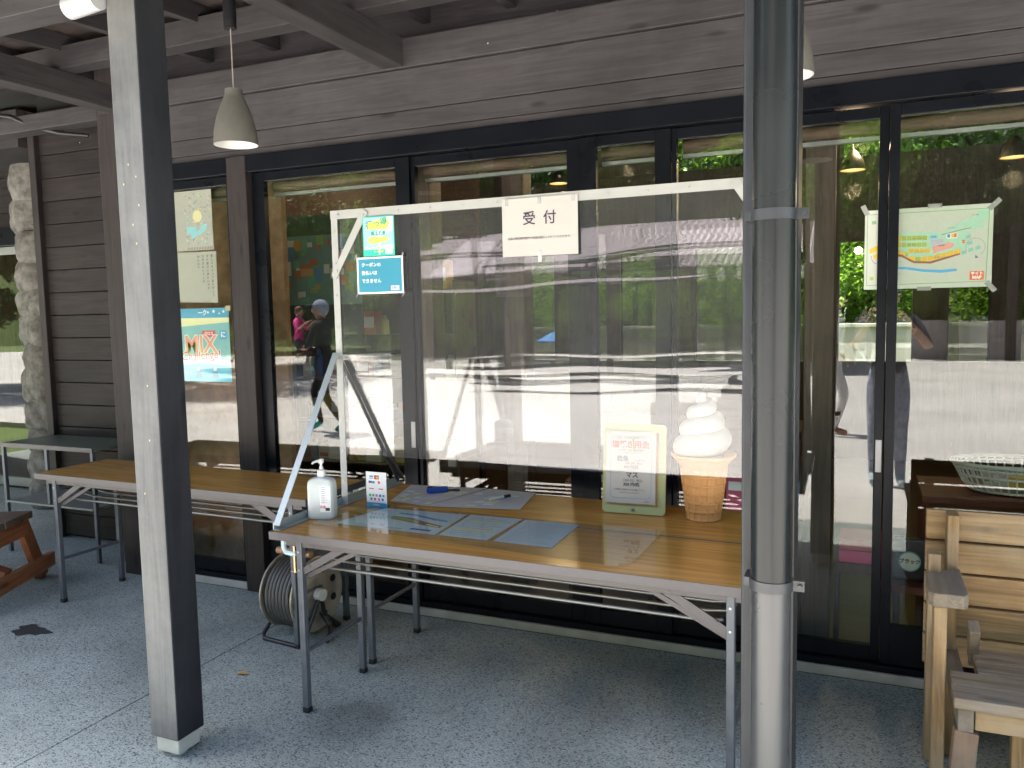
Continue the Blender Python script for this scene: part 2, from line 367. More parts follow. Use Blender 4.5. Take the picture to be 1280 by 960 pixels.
# curb + header boards + beams
MB().box(-3.85, 6, 3.42, 3.62, 0, .04).build('sill', CON, bd, bevel=.004)
MB().box(-4.0, 6, 3.435, 3.60, 2.375, 2.459).box(-4.0, 6, 3.43, 3.60, 2.461, 2.648).build('wall_board', WX, bd, bevel=.003)
MB().box(-4.0, 6, 3.44, 3.60, 2.338, 2.373).build('wall_board', WX, bd, bevel=.002)
MB().box(-4.0, 6, 3.41, 3.56, 2.65, 2.785).build('beam', WX, bd, bevel=.005)
B(-4.2, 6, 3.62, 3.70, 2.34, 3.3).build('wall_board', WX, bd)
for x in (-7.6, -5.73, -3.86, -2.055, -.18, 1.70, 3.57): B(x-.055, x+.055, 1.5, 3.41, 2.655, 2.785).build('rafter', WY, bd, bevel=.004)
B(-8, 6, 3.03, 3.13, 2.787, 2.90).build('purlin', WX, bd, bevel=.003)
B(-8, 6, 2.45, 2.55, 2.787, 2.90).build('purlin', WX, bd, bevel=.003)
B(-8, 6, 1.95, 2.07, 2.53, 2.652).build('purlin', WX, bd, bevel=.003)
def slope(y): return 2.985+(y-3.4)*.06
i = 0
x = -7.9
while x < 5.9:
    MB().bar((x, 1.46, slope(1.46)-.045), (x, 3.62, slope(3.62)-.045), .045, .085).build('roof_joist', WY, bd)
    x += .455
rb = MB(); yy = 1.45
while yy < 3.6:
    a = Vector((-8.2, yy+.07, slope(yy+.07)+.012)); b = Vector((6.2, yy+.07, slope(yy+.07)+.012))
    rb.bar(a, b, .138, .02); yy += .14
rb.build('roof_boards', WROOF, bd)
MB().box(-8.3, 6.3, 1.40, 1.44, 2.79, 2.98).build('fascia', WX, bd)
ROOFT = plain('roof_sheet', (.06, .06, .065), .5)
T = Matrix.Rotation(math.atan(.06), 4, 'X'); 
#MB().add([(-8.4,.95,slope(.95)+.035),(6.4,.95,slope(.95)+.035),(6.4,9.4,slope(3.6)+1.2),(-8.4,9.4,slope(3.6)+1.2),(-8.4,.95,slope(.95)+.055),(6.4,.95,slope(.95)+.055),(6.4,9.4,slope(3.6)+1.24),(-8.4,9.4,slope(3.6)+1.24)],[(0,3,2,1),(4,5,6,7),(0,1,5,4),(1,2,6,5),(2,3,7,6),(3,0,4,7)]) if False else None
MB().bar((-1, 1.37, slope(1.37)+.04), (-1, 3.65, slope(3.65)+.04), 14.8, .03).build('roof', ROOFT, bd)
MB().bar((-1, 3.655, slope(3.65)+.05), (-1, 9.4, 3.95), 14.8, .05).build('roof', ROOFT, bd)
# gutter on the eave
MB().tube([(-8.3, 1.36, 2.87), (6.3, 1.36, 2.87)], .05, 12).build('gutter', plain('gutter_dark', (.05, .05, .055), .4), bd, smooth='auto')
# wood columns on the facade
B(-4.0, -3.87, 3.40, 3.56, 0, 2.65).build('column', WZ, bd, bevel=.004)
B(-3.09, -2.962, 3.405, 3.52, 0, 2.337).build('column', WZ, bd, bevel=.004)
# left wing wall of horizontal boards
wb = MB(); z = .02
while z < 2.8:
    wb.box(-5.09, -4.3, 3.855, 3.88, z, z+.148); z += .152
wb.build('wall_boards', WB, bd, bevel=.004)
B(-5.15, -5.09, 3.82, 3.90, 0, 2.85).build('corner_post', WZ, bd, bevel=.003)
B(-4.3, -4.21, 3.83, 3.90, 0, 2.85).build('corner_post', WZ, bd, bevel=.003)
B(-4.2, -4.0, 3.57, 3.9, 0, 3.0).build('wall', WZ, bd)
B(-5.14, -4.22, 3.90, 4.0, 0, 3.0).build('wall', plain('wall_core', (.03,.03,.03), .8), bd)
B(-8, -4.001, 3.62, 3.74, 2.70, 2.80).build('beam', WX, bd, bevel=.004)
# stone pier and boards beyond the wing
stone = ground_mat('field_stone', (.075, .07, .06), (.22, .21, .19), 12)
sp = MB(); z = 0; random.seed(3)
while z < 2.66:
    h = random.uniform(.2, .3); cxx = -6.0+random.uniform(-.02, .02)
    lat = []
    for i in range(7):
        t = i/6; lat.append((.195+.045*math.sin(math.pi*(.04+.92*t))**.5, z+h*t))
    ph = random.random()*6
    sp.lathe(lat, 18, None, (cxx, 4.56, 0), None, lambda r, zz, a, ph=ph: r*(1+.07*math.sin(3*a+ph)+.05*math.sin(5*a+ph*2)+.03*math.sin(9*a+zz*40)))
    z += h*.93
B(-6.15, -5.85, 4.5, 4.8, 0, 2.7).build('stone_pier_core', stone, bd)
sp.build('stone_pier', stone, bd, smooth=True)
wb = MB(); z = 2.17
for z in (2.3, 2.45, 2.6, 2.75, 2.9, 3.05): wb.box(-9, -6.2, 4.88, 4.92, z, z+.147)
wb.build('wall_boards', WB, bd, bevel=.003)
B(-9, -5.9, 4.3, 4.93, 2.82, 3.1).build('beam', WX, bd)
B(-9, -6.25, 4.80, 4.87, 2.16, 2.295).build('lintel', FRAME, bd)
B(-5.9, -5.2, 4.6, 4.7, 0, 3.1).build('wall', WZ, bd)
# entrance glass door at the far left
def pane(x0, x1, z0, z1, y, parent, name='pane', mat=None, th=.006):
    return B(x0, x1, y, y+th, z0, z1).build(name, mat or GLASS, parent)
ed = MB().box(-6.62,-6.57,4.86,4.9,.02,2.155).box(-7.5,-7.45,4.86,4.9,.02,2.155).box(-7.449,-6.621,4.86,4.9,2.09,2.155).box(-7.449,-6.621,4.86,4.9,.02,.10).build('glass_door', ALU, bd, bevel=.003)
pane(-7.45, -6.62, .10, 2.09, 4.878, ed)
B(-6.64,-6.60,4.83,4.855,.95,1.25).build('handle', ALU, ed, bevel=.004)
e2 = MB().box(-6.55,-6.50,4.92,4.96,.02,2.155).box(-6.30,-6.25,4.92,4.96,.02,2.155).box(-6.499,-6.301,4.92,4.96,.02,.1).build('door_frame', FRAME, bd)
# posts
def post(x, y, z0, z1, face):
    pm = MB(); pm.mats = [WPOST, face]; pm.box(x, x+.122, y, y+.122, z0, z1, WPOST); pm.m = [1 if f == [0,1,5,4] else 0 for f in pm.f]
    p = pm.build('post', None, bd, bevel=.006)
    B(x+.012, x+.11, y+.012, y+.11, .02, z0-.001).build('post_base', plain('galvanised_base', (.50, .50, .44), .5, .3, noise=.1), p, bevel=.004)
    MB().tube([(x+.06, y+.06, -.01), (x+.06, y+.06, .03)], .028, 16).build('anchor', CON, p, smooth='auto')
    return p
STAPLE = C('staple_tan', (.45, .35, .18))
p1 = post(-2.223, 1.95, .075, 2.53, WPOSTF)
for (dx, dz) in ((.03, 1.93), (.055, 1.99), (.085, 1.95), (.09, 1.86), (.06, 1.80), (.07, 1.74), (.075, 1.1), (.04, .92), (.08, 1.28)):
    MB().box(-2.223+dx, -2.223+dx+.004, 1.9485, 1.9499, dz, dz+.006).build('staple', STAPLE, p1)
p2 = post(-.262, 1.97, .075, 2.53, wood('dark_post_face', (.045, .048, .052), (.028, .030, .034), 'z', .45, spec=.3))
# downpipe
PIPE = plain('downpipe_paint', (.010, .012, .013), .24, 0, spec=.30, noise=.10, nscale=4)
dp = MB().tube([(-.185, 1.90, -.01), (-.185, 1.90, .872)], .043, 40).build('downpipe', plain('pale_lower_pipe', (.045, .045, .047), .3, .0, spec=.62, noise=.15, nscale=7), bd, smooth='auto')  # lower section paler and glossier than the upper pipe
MB().tube([(-.185, 1.90, .86), (-.185, 1.90, 2.45), (-.185, 1.86, 2.55), (-.185, 1.5, 2.75), (-.185, 1.38, 2.84)], .046, 40).build('upper_pipe', PIPE, dp, smooth='auto')
CL = plain('clamp_metal', (.03, .032, .035), .4, 0)
for z in (.868, 1.70):
    m = MB().tube([(-.185, 1.90, z-.012), (-.185, 1.90, z+.012)], .049, 40)
    m.box(-.138, -.112, 1.892, 1.898, z-.012, z+.012).tube([(-.122, 1.885, z), (-.122, 1.905, z)], .0055, 10)
    m.box(-.245, -.232, 1.892, 1.95, z-.010, z+.010)
    m.build('clamp', CL, dp, smooth='auto')
MB().tube([(-2.36, 1.93, 2.50), (-2.23, 1.93, 2.51)], .035, 24).build('pipe_elbow', C('white_pvc', (.38, .38, .39), .35), bd, smooth='auto')
MB().tube([(-5.3, 3.62, 2.86), (-5.0, 3.62, 2.80), (-4.85, 3.64, 2.73), (-4.68, 3.7, 2.68), (-4.55, 3.8, 2.67)], .014, 12).build('conduit', BLACK, bd, smooth='auto')

# ---- glazing
B(-3.868, 6, 3.41, 3.53, 2.25, 2.336).build('door_frame', FRAME, bd, bevel=.003)
B(-3.868, 6, 3.43, 3.60, .041, .068).build('door_track', FRAME, bd, bevel=.002)
def door(x0, x1, sl, sr, zb, y=3.45, name='glass_door', handle=None):
    m = MB().box(x0, x0+sl, y, y+.035, .07, 2.248).box(x1-sr, x1, y, y+.035, .07, 2.248)
    m.box(x0+sl+.0005, x1-sr-.0005, y, y+.035, .07, zb).box(x0+sl+.0005, x1-sr-.0005, y, y+.035, 2.205, 2.248)
    d = m.build(name, FRAME, bd, bevel=.002)
    pane(x0+sl, x1-sr, zb, 2.205, y+.015, d)
    if handle:
        MB().box(handle-.012, handle+.012, y-.004, y-.0005, .84, .97).build('handle', plain('pull_metal', (.25,.25,.25), .35, .6), d, bevel=.002)
    return d
door(-3.868, -3.092, .04, .045, .14, name='window')
door(-2.96, -2.012, .073, .077, .14, handle=-2.03)
door(-2.010, -1.152, .02, .066, .14, y=3.465)
door(-1.149, -.752, .07, .068, .14)
door(-.750, .079, .02, .034, .13, y=3.465, handle=.062)
door(.081, 1.10, .036, .06, .23)
door(1.103, 2.1, .05, .05, .23, y=3.465)
door(2.103, 3.9, .05, .05, .14)

# ---- interior shell
GLASSF = glassmat('rear_glass', .045, (.93, .95, .93))
IW = wood('interior_ceiling_wood', (.10, .075, .055), (.05, .035, .026), 'x', .7)
MB().box(-4.0, 6.2, 3.625, 5.2, -.2, 0).box(-9, 6.2, 5.202, 8.9, -.2, -.0).build('interior_floor', wood('interior_floor_wood', (.10, .06, .035), (.05, .03, .018), 'x', .35), bd)
B(-9, 6.2, 3.66, 8.9, 3.62, 3.70).build('ceiling', IW, bd)
for x in (-6.4, -4.6, -2.8, -1.0, .8, 2.6): B(x-.07, x+.07, 3.72, 8.8, 3.4, 3.61).build('ceiling_beam', WIN, bd)
B(-9.1, -9, 3.7, 9, 0, 3.7).build('wall', WIN, bd)
B(6.2, 6.3, 3.6, 9, 0, 3.7).build('wall', WIN, bd)
BW = wood('back_wall_wood', (.07, .055, .045), (.035, .028, .022), 'z', .7)
# back wall: solid dado, glazing 1.0-2.1, solid band, clerestory 2.9-3.5
segs = [(-3.15, -2.95), (-2.55, -2.4), (-1.95, -1.6), (-.9, -.75), (-.3, -.22), (.42, .72), (1.05, 1.3), (1.85, 2.1), (2.8, 3.0)]
B(-9, -3.55, 8.5, 8.6, 0, 3.6).build('wall', BW, bd)
B(3.9, 6.2, 8.5, 8.6, 0, 3.6).build('wall', BW, bd)
B(-3.55, 3.9, 8.5, 8.6, 0, .95).build('wall', BW, bd)
B(-3.55, 3.9, 8.5, 8.6, 2.1, 2.9).build('wall', BW, bd)
B(-3.55, 3.9, 8.5, 8.6, 3.5, 3.62).build('wall', BW, bd)
for a, b in segs: B(a, b, 8.49, 8.61, .952, 2.098).build('window_post', BW, bd)
for a, b in ((-2.95, -2.0), (-.95, -.2), (.13, .26)): B(a, b, 8.49, 8.61, 2.902, 3.498).build('window_post', BW, bd)
pane(-3.5, 3.85, 2.905, 3.495, 8.54, bd, 'clerestory_pane', GLASSF)
SMOKE = glassmat('smoked_glass', .05, (.42, .42, .38))
pane(-3.5, -.31, .955, 2.095, 8.54, bd, 'rear_window_pane', SMOKE)
pane(-.29, .42, .955, 2.095, 8.54, bd, 'rear_window_pane', GLASSF)
pane(.43, 3.85, .955, 2.095, 8.54, bd, 'rear_window_pane', SMOKE)
# interior column next to right post
B(-.232, -.115, 3.66, 3.78, 0, 3.4).build('column', wood('column_wood', (.10,.075,.055), (.05,.036,.028), 'z', .6), bd, bevel=.004)
B(-2.28, -2.15, 3.9, 4.03, 0, 3.4).build('column', WIN, bd, bevel=.004)
B(-1.75, -1.63, 3.95, 4.07, 0, 3.4).build('column', WIN, bd, bevel=.004)
# partitions
BURL = ground_mat('brown_board', (.24, .135, .075), (.36, .21, .12), 14)
B(-3.87, -3.06, 3.80, 3.84, 0, 2.6).build('partition', BURL, bd)
B(-5.6, -2.5, 5.2, 5.26, 0, 3.5).build('partition', wood('dark_red_wall', (.06, .018, .012), (.03, .01, .007), 'x', .5), bd)
# rolled blinds along the head of the windows
BL = wood('bamboo_blind', (.12, .08, .055), (.065, .042, .03), 'x', .7)
for a, b in ((-3.85, -3.1), (-2.9, -2.05), (-1.98, -1.2), (-1.08, -.76), (-.72, .05), (.12, 1.05), (1.1, 2.1)):
    t = thing('rolled_blind', 'x', 'blind', ((a+b)/2, 3.56, 2.19), 0, 'rolled bamboo blinds above the doors'); L = (b-a)/2
    MB().tube([(-L, 0, 0), (L, 0, 0)], .028, 14).build('roll', BL, t, smooth='auto')
    MB().box(-L, L, -.012, .012, -.052, -.036).build('bottom_rail', ALU, t)
    t['label'] = {-3.85: 'rolled bamboo blind inside the window left of the brown post', -2.9: 'rolled bamboo blind inside the pane right of the brown post', -1.98: 'rolled bamboo blind in the pane left of the white reception notice', -1.08: 'short rolled blind in the narrow pane right of the reception notice', -.72: 'rolled bamboo blind partly hidden by the downpipe', .12: 'rolled bamboo blind above the campsite map', 1.1: 'rolled bamboo blind in the pane at the far right edge'}[a]
# ============================================================ pendant lamps on porch
LC = plain('concrete_shade', (.105, .10, .088), .8, noise=.12, nscale=25)
LIN = plain('shade_inside_white', (.7, .67, .65), .5)
def pendant(x, y, zb, label):
    t = thing('pendant_lamp', label, 'lamp', (x, y, zb), 0, 'pendant lamps on the porch')
    prof = [(.088, 0), (.0885, .012), (.084, .055), (.072, .11), (.056, .155), (.042, .185), (.036, .20), (.034, .222), (.001, .225)]
    MB().lathe(prof, 40).build('lamp_shade', LC, t, smooth='auto')
    MB().lathe([(.0875, .0), (.082, .0005), (.081, .02), (.066, .10), (.04, .16), (.001, .17)], 40).build('shade_lining', LIN, t, smooth='auto')
    MB().lathe([(.001, .03), (.02, .035), (.03, .06), (.025, .085), (.014, .11), (.013, .15)], 20).build('bulb', plain('bulb_glass', (.8, .8, .78), .2), t, smooth=True)
    H = 2.785-zb
    MB().tube([(0, 0, .22), (0, 0, H-.08)], .0025, 6).build('cord', C('cord_grey', (.25, .22, .19)), t)
    MB().tube([(0, 0, H-.085), (0, 0, H)], .026, 20).tube([(0, 0, H-.118), (0, 0, H-.08)], .026, 20).build('ceiling_cup', BLACK, t, smooth='auto')
pendant(-2.38, 2.69, 2.205, 'grey bell shaped pendant lamp hanging right of the left post')
pendant(-.237, 2.69, 2.20, 'grey pendant lamp mostly hidden behind the downpipe post')
# ============================================================ folding tables
ZR = .562
def folding_table(loc, rz, label):
    t = thing('folding_table', label, 'table', loc, rz, 'folding tables under the porch')
    L, D, H = 1.8, .45, .70
    B(.012, L-.012, .0035, D-.0035, H-.018, H).build('tabletop', TABLE, t)
    m = MB()
    for (x0, x1, y0, y1) in ((0, L, 0, .003), (0, L, D-.003, D), (0, .011, .0032, D-.0032), (L-.011, L, .0032, D-.0032)): m.box(x0, x1, y0, y1, H-.030, H+.0004)
    m.build('edge_trim', TRIM, t, bevel=.001)
    m = MB()
    for y in (.035, D-.055): m.box(.05, L-.05, y, y+.02, H-.058, H-.0305)
    m.build('under_rail', TRIM, t, bevel=.002)
    for xs in (.10, L-.125):
        for y in (.03, D-.055):
            l = B(xs, xs+.025, y, y+.025, .012, H-.02).build('leg', STEEL, t, bevel=.003)
            B(xs-.001, xs+.026, y-.001, y+.026, 0, .022).build('foot_cap', BLACK, l, bevel=.002)
            rv_ = MB()
            for z in (H-.075, H-.145): rv_.tube([(xs+.012, y-.003, z), (xs+.012, y, z)], .004, 10)
            rv_.build('rivet', ALU, l)
        MB().tube([(xs+.012, .055, .235), (xs+.012, D-.055, .235)], .009, 12).build('crossbar', STEEL, t, smooth='auto')
        MB().tube([(xs+.012, .055, .615), (xs+.012, D-.055, .615)], .009, 12).build('crossbar', STEEL, t, smooth='auto')
        s = 1 if xs < 1 else -1
        xa = xs+.012+s*.012
        for y in (.048, D-.052):
            b_ = MB().bar((xa, y-.008, .55), (xa+s*.185, y-.008, H-.045), .006, .026)
            b_.bar((xa, y+.010, .525), (xa+s*.25, y+.010, H-.05), .004, .016)
            b_.tube([(xa+s*.03, y-.014, .575), (xa+s*.03, y-.008, .575)], .005, 10).tube([(xa+s*.17, y-.014, .650), (xa+s*.17, y-.008, .650)], .005, 10)
            b_.build('folding_brace', TRIM, t)
    for y in (.10, .185, .27, .355):
        zz = ZR
        MB().tube([(.145, y, zz), (.21, y, zz-.008), (L-.21, y, zz-.008), (L-.145, y, zz)], .0065, 10).build('shelf_rod', RODM, t, smooth='auto')
    return t
tf = folding_table((-2.03, 2.365, 0), R(-1.3), 'front wood topped folding table carrying the hand sanitizer, nearest the camera')
tb = folding_table((-2.035, 2.365+.456, 0), R(-1.3), 'rear wood topped folding table under the ice cream display, pushed against the front one')
tl = folding_table((-4.02, 2.882, 0), R(-1.6), 'left wood topped folding table standing behind the left post')

# ============================================================ vinyl screen on the tables
sc_ = thing('droplet_screen', 'white metal frame with clear vinyl sheet standing on the folding tables', 'screen', (-2.03, 2.82, .7015))
WM, AL2 = WHITEMET, plain('angle_alu', (.36, .40, .40), .35, .4)
def angle(mb, a, b, w, up):   # L section: two thin legs
    a = Vector(a); b = Vector(b)
    mb.bar(a, b, w, .003, up); d = (b-a).normalized(); sd = d.cross(Vector(up)).normalized(); upn = sd.cross(d)
    o = sd*(w/2-.0015)+upn*(w/2-.001)
    mb.bar(a+o, b+o, .003, w-.004, up)
for x in (0.012, 1.76):
    m = MB(); m.box(x-.002, x+.001, -.44, .46, 0, .03).box(x+.001, x+.028, -.44, .46, 0, .003); m.build('base_rail', AL2, sc_)
    m = MB(); m.box(x, x+.03, -.003, 0, .0, 1.225).box(x, x+.003, .0, .027, .0, 1.225)
    u = m.build('upright', WM, sc_)
    s = MB()
    for k in range(9): s.tube([(x+.016, -.006, .10+k*.13), (x+.016, -.003, .10+k*.13)], .0035, 8)
    s.build('screw', ALU, u)
    m = MB().bar((x+.004, -.43, .005), (x+.004, -.02, .62), .004, .034, (1, 0, 0)); m.bar((x+.018, -.43, .005), (x+.018, -.02, .62), .028, .004, (1, 0, 0)) if False else None
    d = Vector((0, .41, .615)).normalized(); 
    m = MB().bar((x+.002, -.43, .012), (x+.002, -.015, .635), .028, .003, (1, 0, 0)).bar((x+.016, -.442, .02), (x+.016, -.027, .643), .003, .028, (1, 0, 0))
    m.build('side_brace', AL2, sc_)
    m = MB().bar((x+.002, .45, .012), (x+.002, .03, .60), .022, .003, (1, 0, 0)).bar((x+.016, .462, .02), (x+.016, .042, .608), .003, .022, (1, 0, 0))
    m.build('side_brace', TRIM, sc_)
m = MB().box(0.012, 1.79, -.0065, -.0035, 1.19, 1.225).box(.012, 1.79, -.0034, .02, 1.222, 1.225)
tbm = m.build('top_bar', WM, sc_)
s = MB()
for k in range(13): s.tube([(.05+k*.143, -.010, 1.208), (.05+k*.143, -.0065, 1.208)], .0035, 8)
s.build('screw', ALU, tbm)
for (a, b) in (((.185, 1.215), (.022, .955)), ((1.63, 1.215), (1.785, .98))):
    m = MB().bar((a[0], -.012, a[1]), (b[0], -.012, b[1]), .003, .030, (0, 0, 1) if False else (1, 0, 1))
    for q in (a, b):
        dd = (Vector((b[0]-a[0], 0, b[1]-a[1])).normalized())*(.02 if q is a else -.03)
        m.tube([(q[0]+dd.x, -.018, q[1]+dd.z), (q[0]+dd.x, -.0135, q[1]+dd.z)], .005, 10)
    m.build('corner_brace', WM, sc_)
# sheet
vs = []; fs = []; nx, nz = 60, 330
x0, x1 = .034, 1.758
CREASE = [(.565, .01, 1.0, .0011), (.585, .02, .9, -.0009), (.548, -.012, .7, .0008), (.50, .03, 1.2, .0006), (.625, .012, 1.3, .0006), (.44, .02, .5, .0004), (.90, .03, .9, .0005), (1.02, .02, .6, .0006), (.98, .045, 1.4, -.0006)]
for j in range(nz+1):
    z = .212+(1.205-.212)*j/nz
    for i in range(nx+1):
        x = x0+(x1-x0)*i/nx; f = 1-j/nz
        y = .004+.0008*f*math.sin(x*5.0+1.2)+.00022*math.sin(z*21+x*.8)+.0003*f*math.sin(x*17+2)+.00005*math.sin(z*47+1.3*x)
        for (zc, sl, xs, am) in CREASE: y += .5*am*math.exp(-((z-zc-sl*(x-.9)-.006*math.sin(x*9+zc*40))/.0065)**2)*max(0, 1-((x-xs)/.75)**2)
        vs.append((x, y, z+(.006*math.sin(x*4) if j == 0 else 0)))
for j in range(nz):
    for i in range(nx): a = j*(nx+1)+i; fs.append((a, a+1, a+nx+2, a+nx+1))
m = MB(); m.add(vs, fs); sh = m.build('vinyl_sheet', VINYL, sc_, smooth=True)
so = sh.modifiers.new('solid', 'SOLIDIFY'); so.thickness = .0006
TAPE = glassmat('clear_tape', .06, (.8, .8, .78), milky=.35)

# ---- notice on the screen
n = thing('reception_notice', 'white reception sign reading 受付 taped to the middle of the top bar', 'sign', (-1.243, 2.806, 1.703))
B(0, .297, 0, .0012, 0, .212).build('paper', PAPER, n)
INKP = plain('dark_purple_ink', (.05, .025, .05), .7)
text('受  付', .052, INKP, n, (.149, -.0008, .134), bold=.012)
text('当面の間営業時間内や検温記録記入させていただきます。', .0098, INKP, n, (.149, -.0008, .065))
m = MB()
for x in (.02, .15, .28): m.box(x-.007, x+.007, -.0016, -.0010, .188, .214)
m.box(.142, .156, -.0016, -.0010, -.022, .018); m.build('tape', TAPE, n)
# ---- green campaign poster
n = thing('campaign_poster', 'small green and yellow campaign poster above the blue notice', 'poster', (-1.858, 2.806, 1.733))
m = MB(); GR = C('poster_green', (.03, .48, .36)); SKY_ = C('poster_sky', (.30, .55, .75)); YE = C('poster_yellow', (.85, .75, .10)); GD = C('poster_green_dark', (.02, .30, .22)); WH = C('print_white', (.85, .85, .85)); LI = C('poster_lilac', (.55, .50, .70))
up(rect(0, 0, .147, .157), 0, .0012, m, GR); up(rect(.004, .026, .143, .153), -.0004, 0, m, SKY_)
up([(.085, .075), (.143, .10), (.143, .153), (.10, .153)], -.0006, -.0004, m, LI)
up([(.02, .105), (.11, .105), (.128, .128), (.112, .150), (.018, .132)], -.0008, -.0006, m, YE)
up([(.022, .065), (.035, .047), (.12, .058), (.12, .074), (.035, .078)], -.0008, -.0006, m, YE)
up(rrect(.04, .083, .105, .098, .003), -.0008, -.0006, m, GD)
up([(.004, .026), (.02, .04), (.04, .026)], -.0006, -.0004, m, LI)
up(rect(.074, .004, .079, .105), -.0006, -.0004, m, WH); up(rect(.104, .008, .138, .042), -.0006, -.0004, m, WH)
m.build('paper', None, n)
text('行っ得', .034, GD, n, (.066, -.0010, .127), (math.pi/2, R(-8), 0), bold=.03)
text('ちちぶ', .014, WH, n, (.073, -.0010, .0905), bold=.03)
text('キャンペーン', .016, GD, n, (.073, -.0010, .066), (math.pi/2, R(-6), 0), bold=.02)
text('いい買えた', .013, YE, n, (.072, -.0010, .032), bold=.03); text('クーポン券', .009, YE, n, (.072, -.0010, .017), bold=.03)
# ---- blue notice
n = thing('coupon_notice', 'blue notice with white border saying coupons cannot be paid later', 'sign', (-1.892, 2.806, 1.583))
m = MB(); BLU = C('notice_blue', (.03, .24, .34)); up(rect(0, 0, .216, .147), 0, .0012, m, C('laminate_white', (.8, .82, .82), .3)); up(rect(.007, .007, .209, .140), -.0004, 0, m, BLU)
up(rect(.158, .012, .197, .031), -.0006, -.0004, m, LI); m.build('paper', None, n)
for k, s in enumerate(('クーポンの', '後払いは', 'できません')): text(s, .0185, WH, n, (.022, -.0009, .115-k*.032), align='LEFT', bold=.012)
text('お願い', .011, GD, n, (.177, -.0009, .0215))
m = MB()
for (x, z) in ((-.004, .150), (.214, .150), (-.004, -.004), (.214, -.004)):
    for k in range(5):
        a = R(35+k*7); m.bar((x-.008*math.cos(a)+k*.001, -.001, z-.012+k*.004), (x+.010*math.cos(a), -.001, z+.008*math.sin(a)+k*.001), .001, .0012)
m.build('tape', TAPE, n)

# ============================================================ things on the tables
ZT = .7022
# sanitizer
n = thing('sanitizer_bottle', 'translucent white pump bottle of hand sanitizer at the left end of the table', 'bottle', (-1.955, 2.60, ZT), R(14))
BOT = plain('milky_plastic', (.56, .60, .59), .32, noise=.03); BOT.node_tree.nodes['Principled BSDF'].inputs['Subsurface Weight'].default_value = .25
prof = [(.9, 0), (.97, .004), (1, .012), (1, .125), (.985, .137), (.93, .148), (.80, .157), (.45, .163), (.30, .165), (.28, .172)]
vs = []; fs = []; seg = 48
for (s_, z) in prof:
    for k in range(seg):
        a = 2*math.pi*k/seg; c, si = math.cos(a), math.sin(a); e = .42 if s_ > .5 else .75
        vs.append((.054*s_*math.copysign(abs(c)**e, c), .034*(s_ if s_ > .5 else s_*1.5)*math.copysign(abs(si)**e, si), z))
for i in range(len(prof)-1):
    for k in range(seg): a = i*seg+k; b = i*seg+(k+1) % seg; fs.append((a, b, b+seg, a+seg))
fs.append(tuple(range(seg))[::-1])
m = MB(); m.add(vs, fs); m.build('bottle', BOT, n, smooth='auto')
WPL = plain('white_plastic', (.62, .62, .60), .3)
MB().lathe([(.001, .172), (.016, .172), (.0165, .175), (.0165, .190), (.014, .193), (.008, .194), (.0075, .205), (.005, .206), (.005, .222), (.001, .222)], 28).build('pump_collar', WPL, n, smooth='auto')
MB().lathe([(.001, .218), (.010, .218), (.011, .222), (.011, .232), (.008, .236), (.001, .237)], 24).tube([(0, 0, .228), (-.012, -.018, .229), (-.020, -.030, .226), (-.023, -.034, .220)], [.006, .0055, .0045, .004], 12).build('pump_head', WPL, n, smooth='auto')
m = MB(); LB = plain('label_white', (.80, .82, .83), .4); up(rrect(.004, .03, .048, .135, .005), -.0352, -.0345, m, LB)
up(rect(.026, .036, .044, .048), -.0354, -.0352, m, INK)
m.build('label', None, n)
RED = C('print_red', (.60, .06, .04))
text('消毒', .013, RED, n, (.015, -.0356, .05), bold=.01)
for k in range(9): text('手指消毒用アルコール', .0036, INK, n, (.026, -.0356, .128-k*.0075))
# payment stand
n = thing('payment_stand', 'small white upright card of payment logos on a clear stand', 'sign', (-1.843, 2.815, ZT), R(-2))
m = MB(); T = Matrix(((1,0,0,0),(0,0,1,0),(0,1,0,0),(0,0,0,1)))
up(rect(-.05, .002, .05, .148), 0, .002, m, WH); CY = C('stand_blue', (.02, .33, .62)); up(rect(-.05, .002, .05, .019), -.0008, 0, m, CY)
cs = [C('logo_red', (.75, .06, .05)), C('logo_orange', (.85, .35, .05)), C('logo_green', (.08, .45, .12)), C('logo_blue', (.04, .16, .5)), C('logo_pink', (.75, .15, .35))]
up(rect(-.032, .127, -.014, .132), -.0006, 0, m, cs[3]); up(rect(-.032, .120, -.014, .123), -.0006, 0, m, cs[3])
up(rect(-.008, .118, .014, .134), -.0004, 0, m, INK); up(ell(.0, .126, .0062, .0062), -.0008, -.0004, m, cs[0]); up(ell(.007, .126, .0062, .0062), -.0010, -.0008, m, cs[1])
random.seed(5)
for (z, L) in ((.105, ((-.036, 3), (-.031, 0), (-.026, 2), (-.016, 3), (.01, 0))), (.078, ((-.034, 0), (.012, 0))), (.050, ((-.036, 2), (-.020, 2), (-.004, 4), (.014, 3), (.030, 2))), (.034, ((-.030, 3), (-.012, 0), (.008, 4), (.026, 3)))):
    for x, c in L: up(rect(x-.001, z-.005, x+.009, z+.005) if z != .078 else rect(x-.001, z-.002, x+.022, z+.002), -.0006, 0, m, cs[c])
m.build('card', None, n)
text('お支払い', .009, WH, n, (0, -.0012, .010), bold=.02)
MB().box(-.052, .052, -.012, -.0105, 0, .03).box(-.052, .052, -.0104, .05, 0, .002).box(-.052, .052, .0025, .004, .0021, .12).build('clear_holder', glassmat('acrylic', .045, (.95, .95, .95)), n)
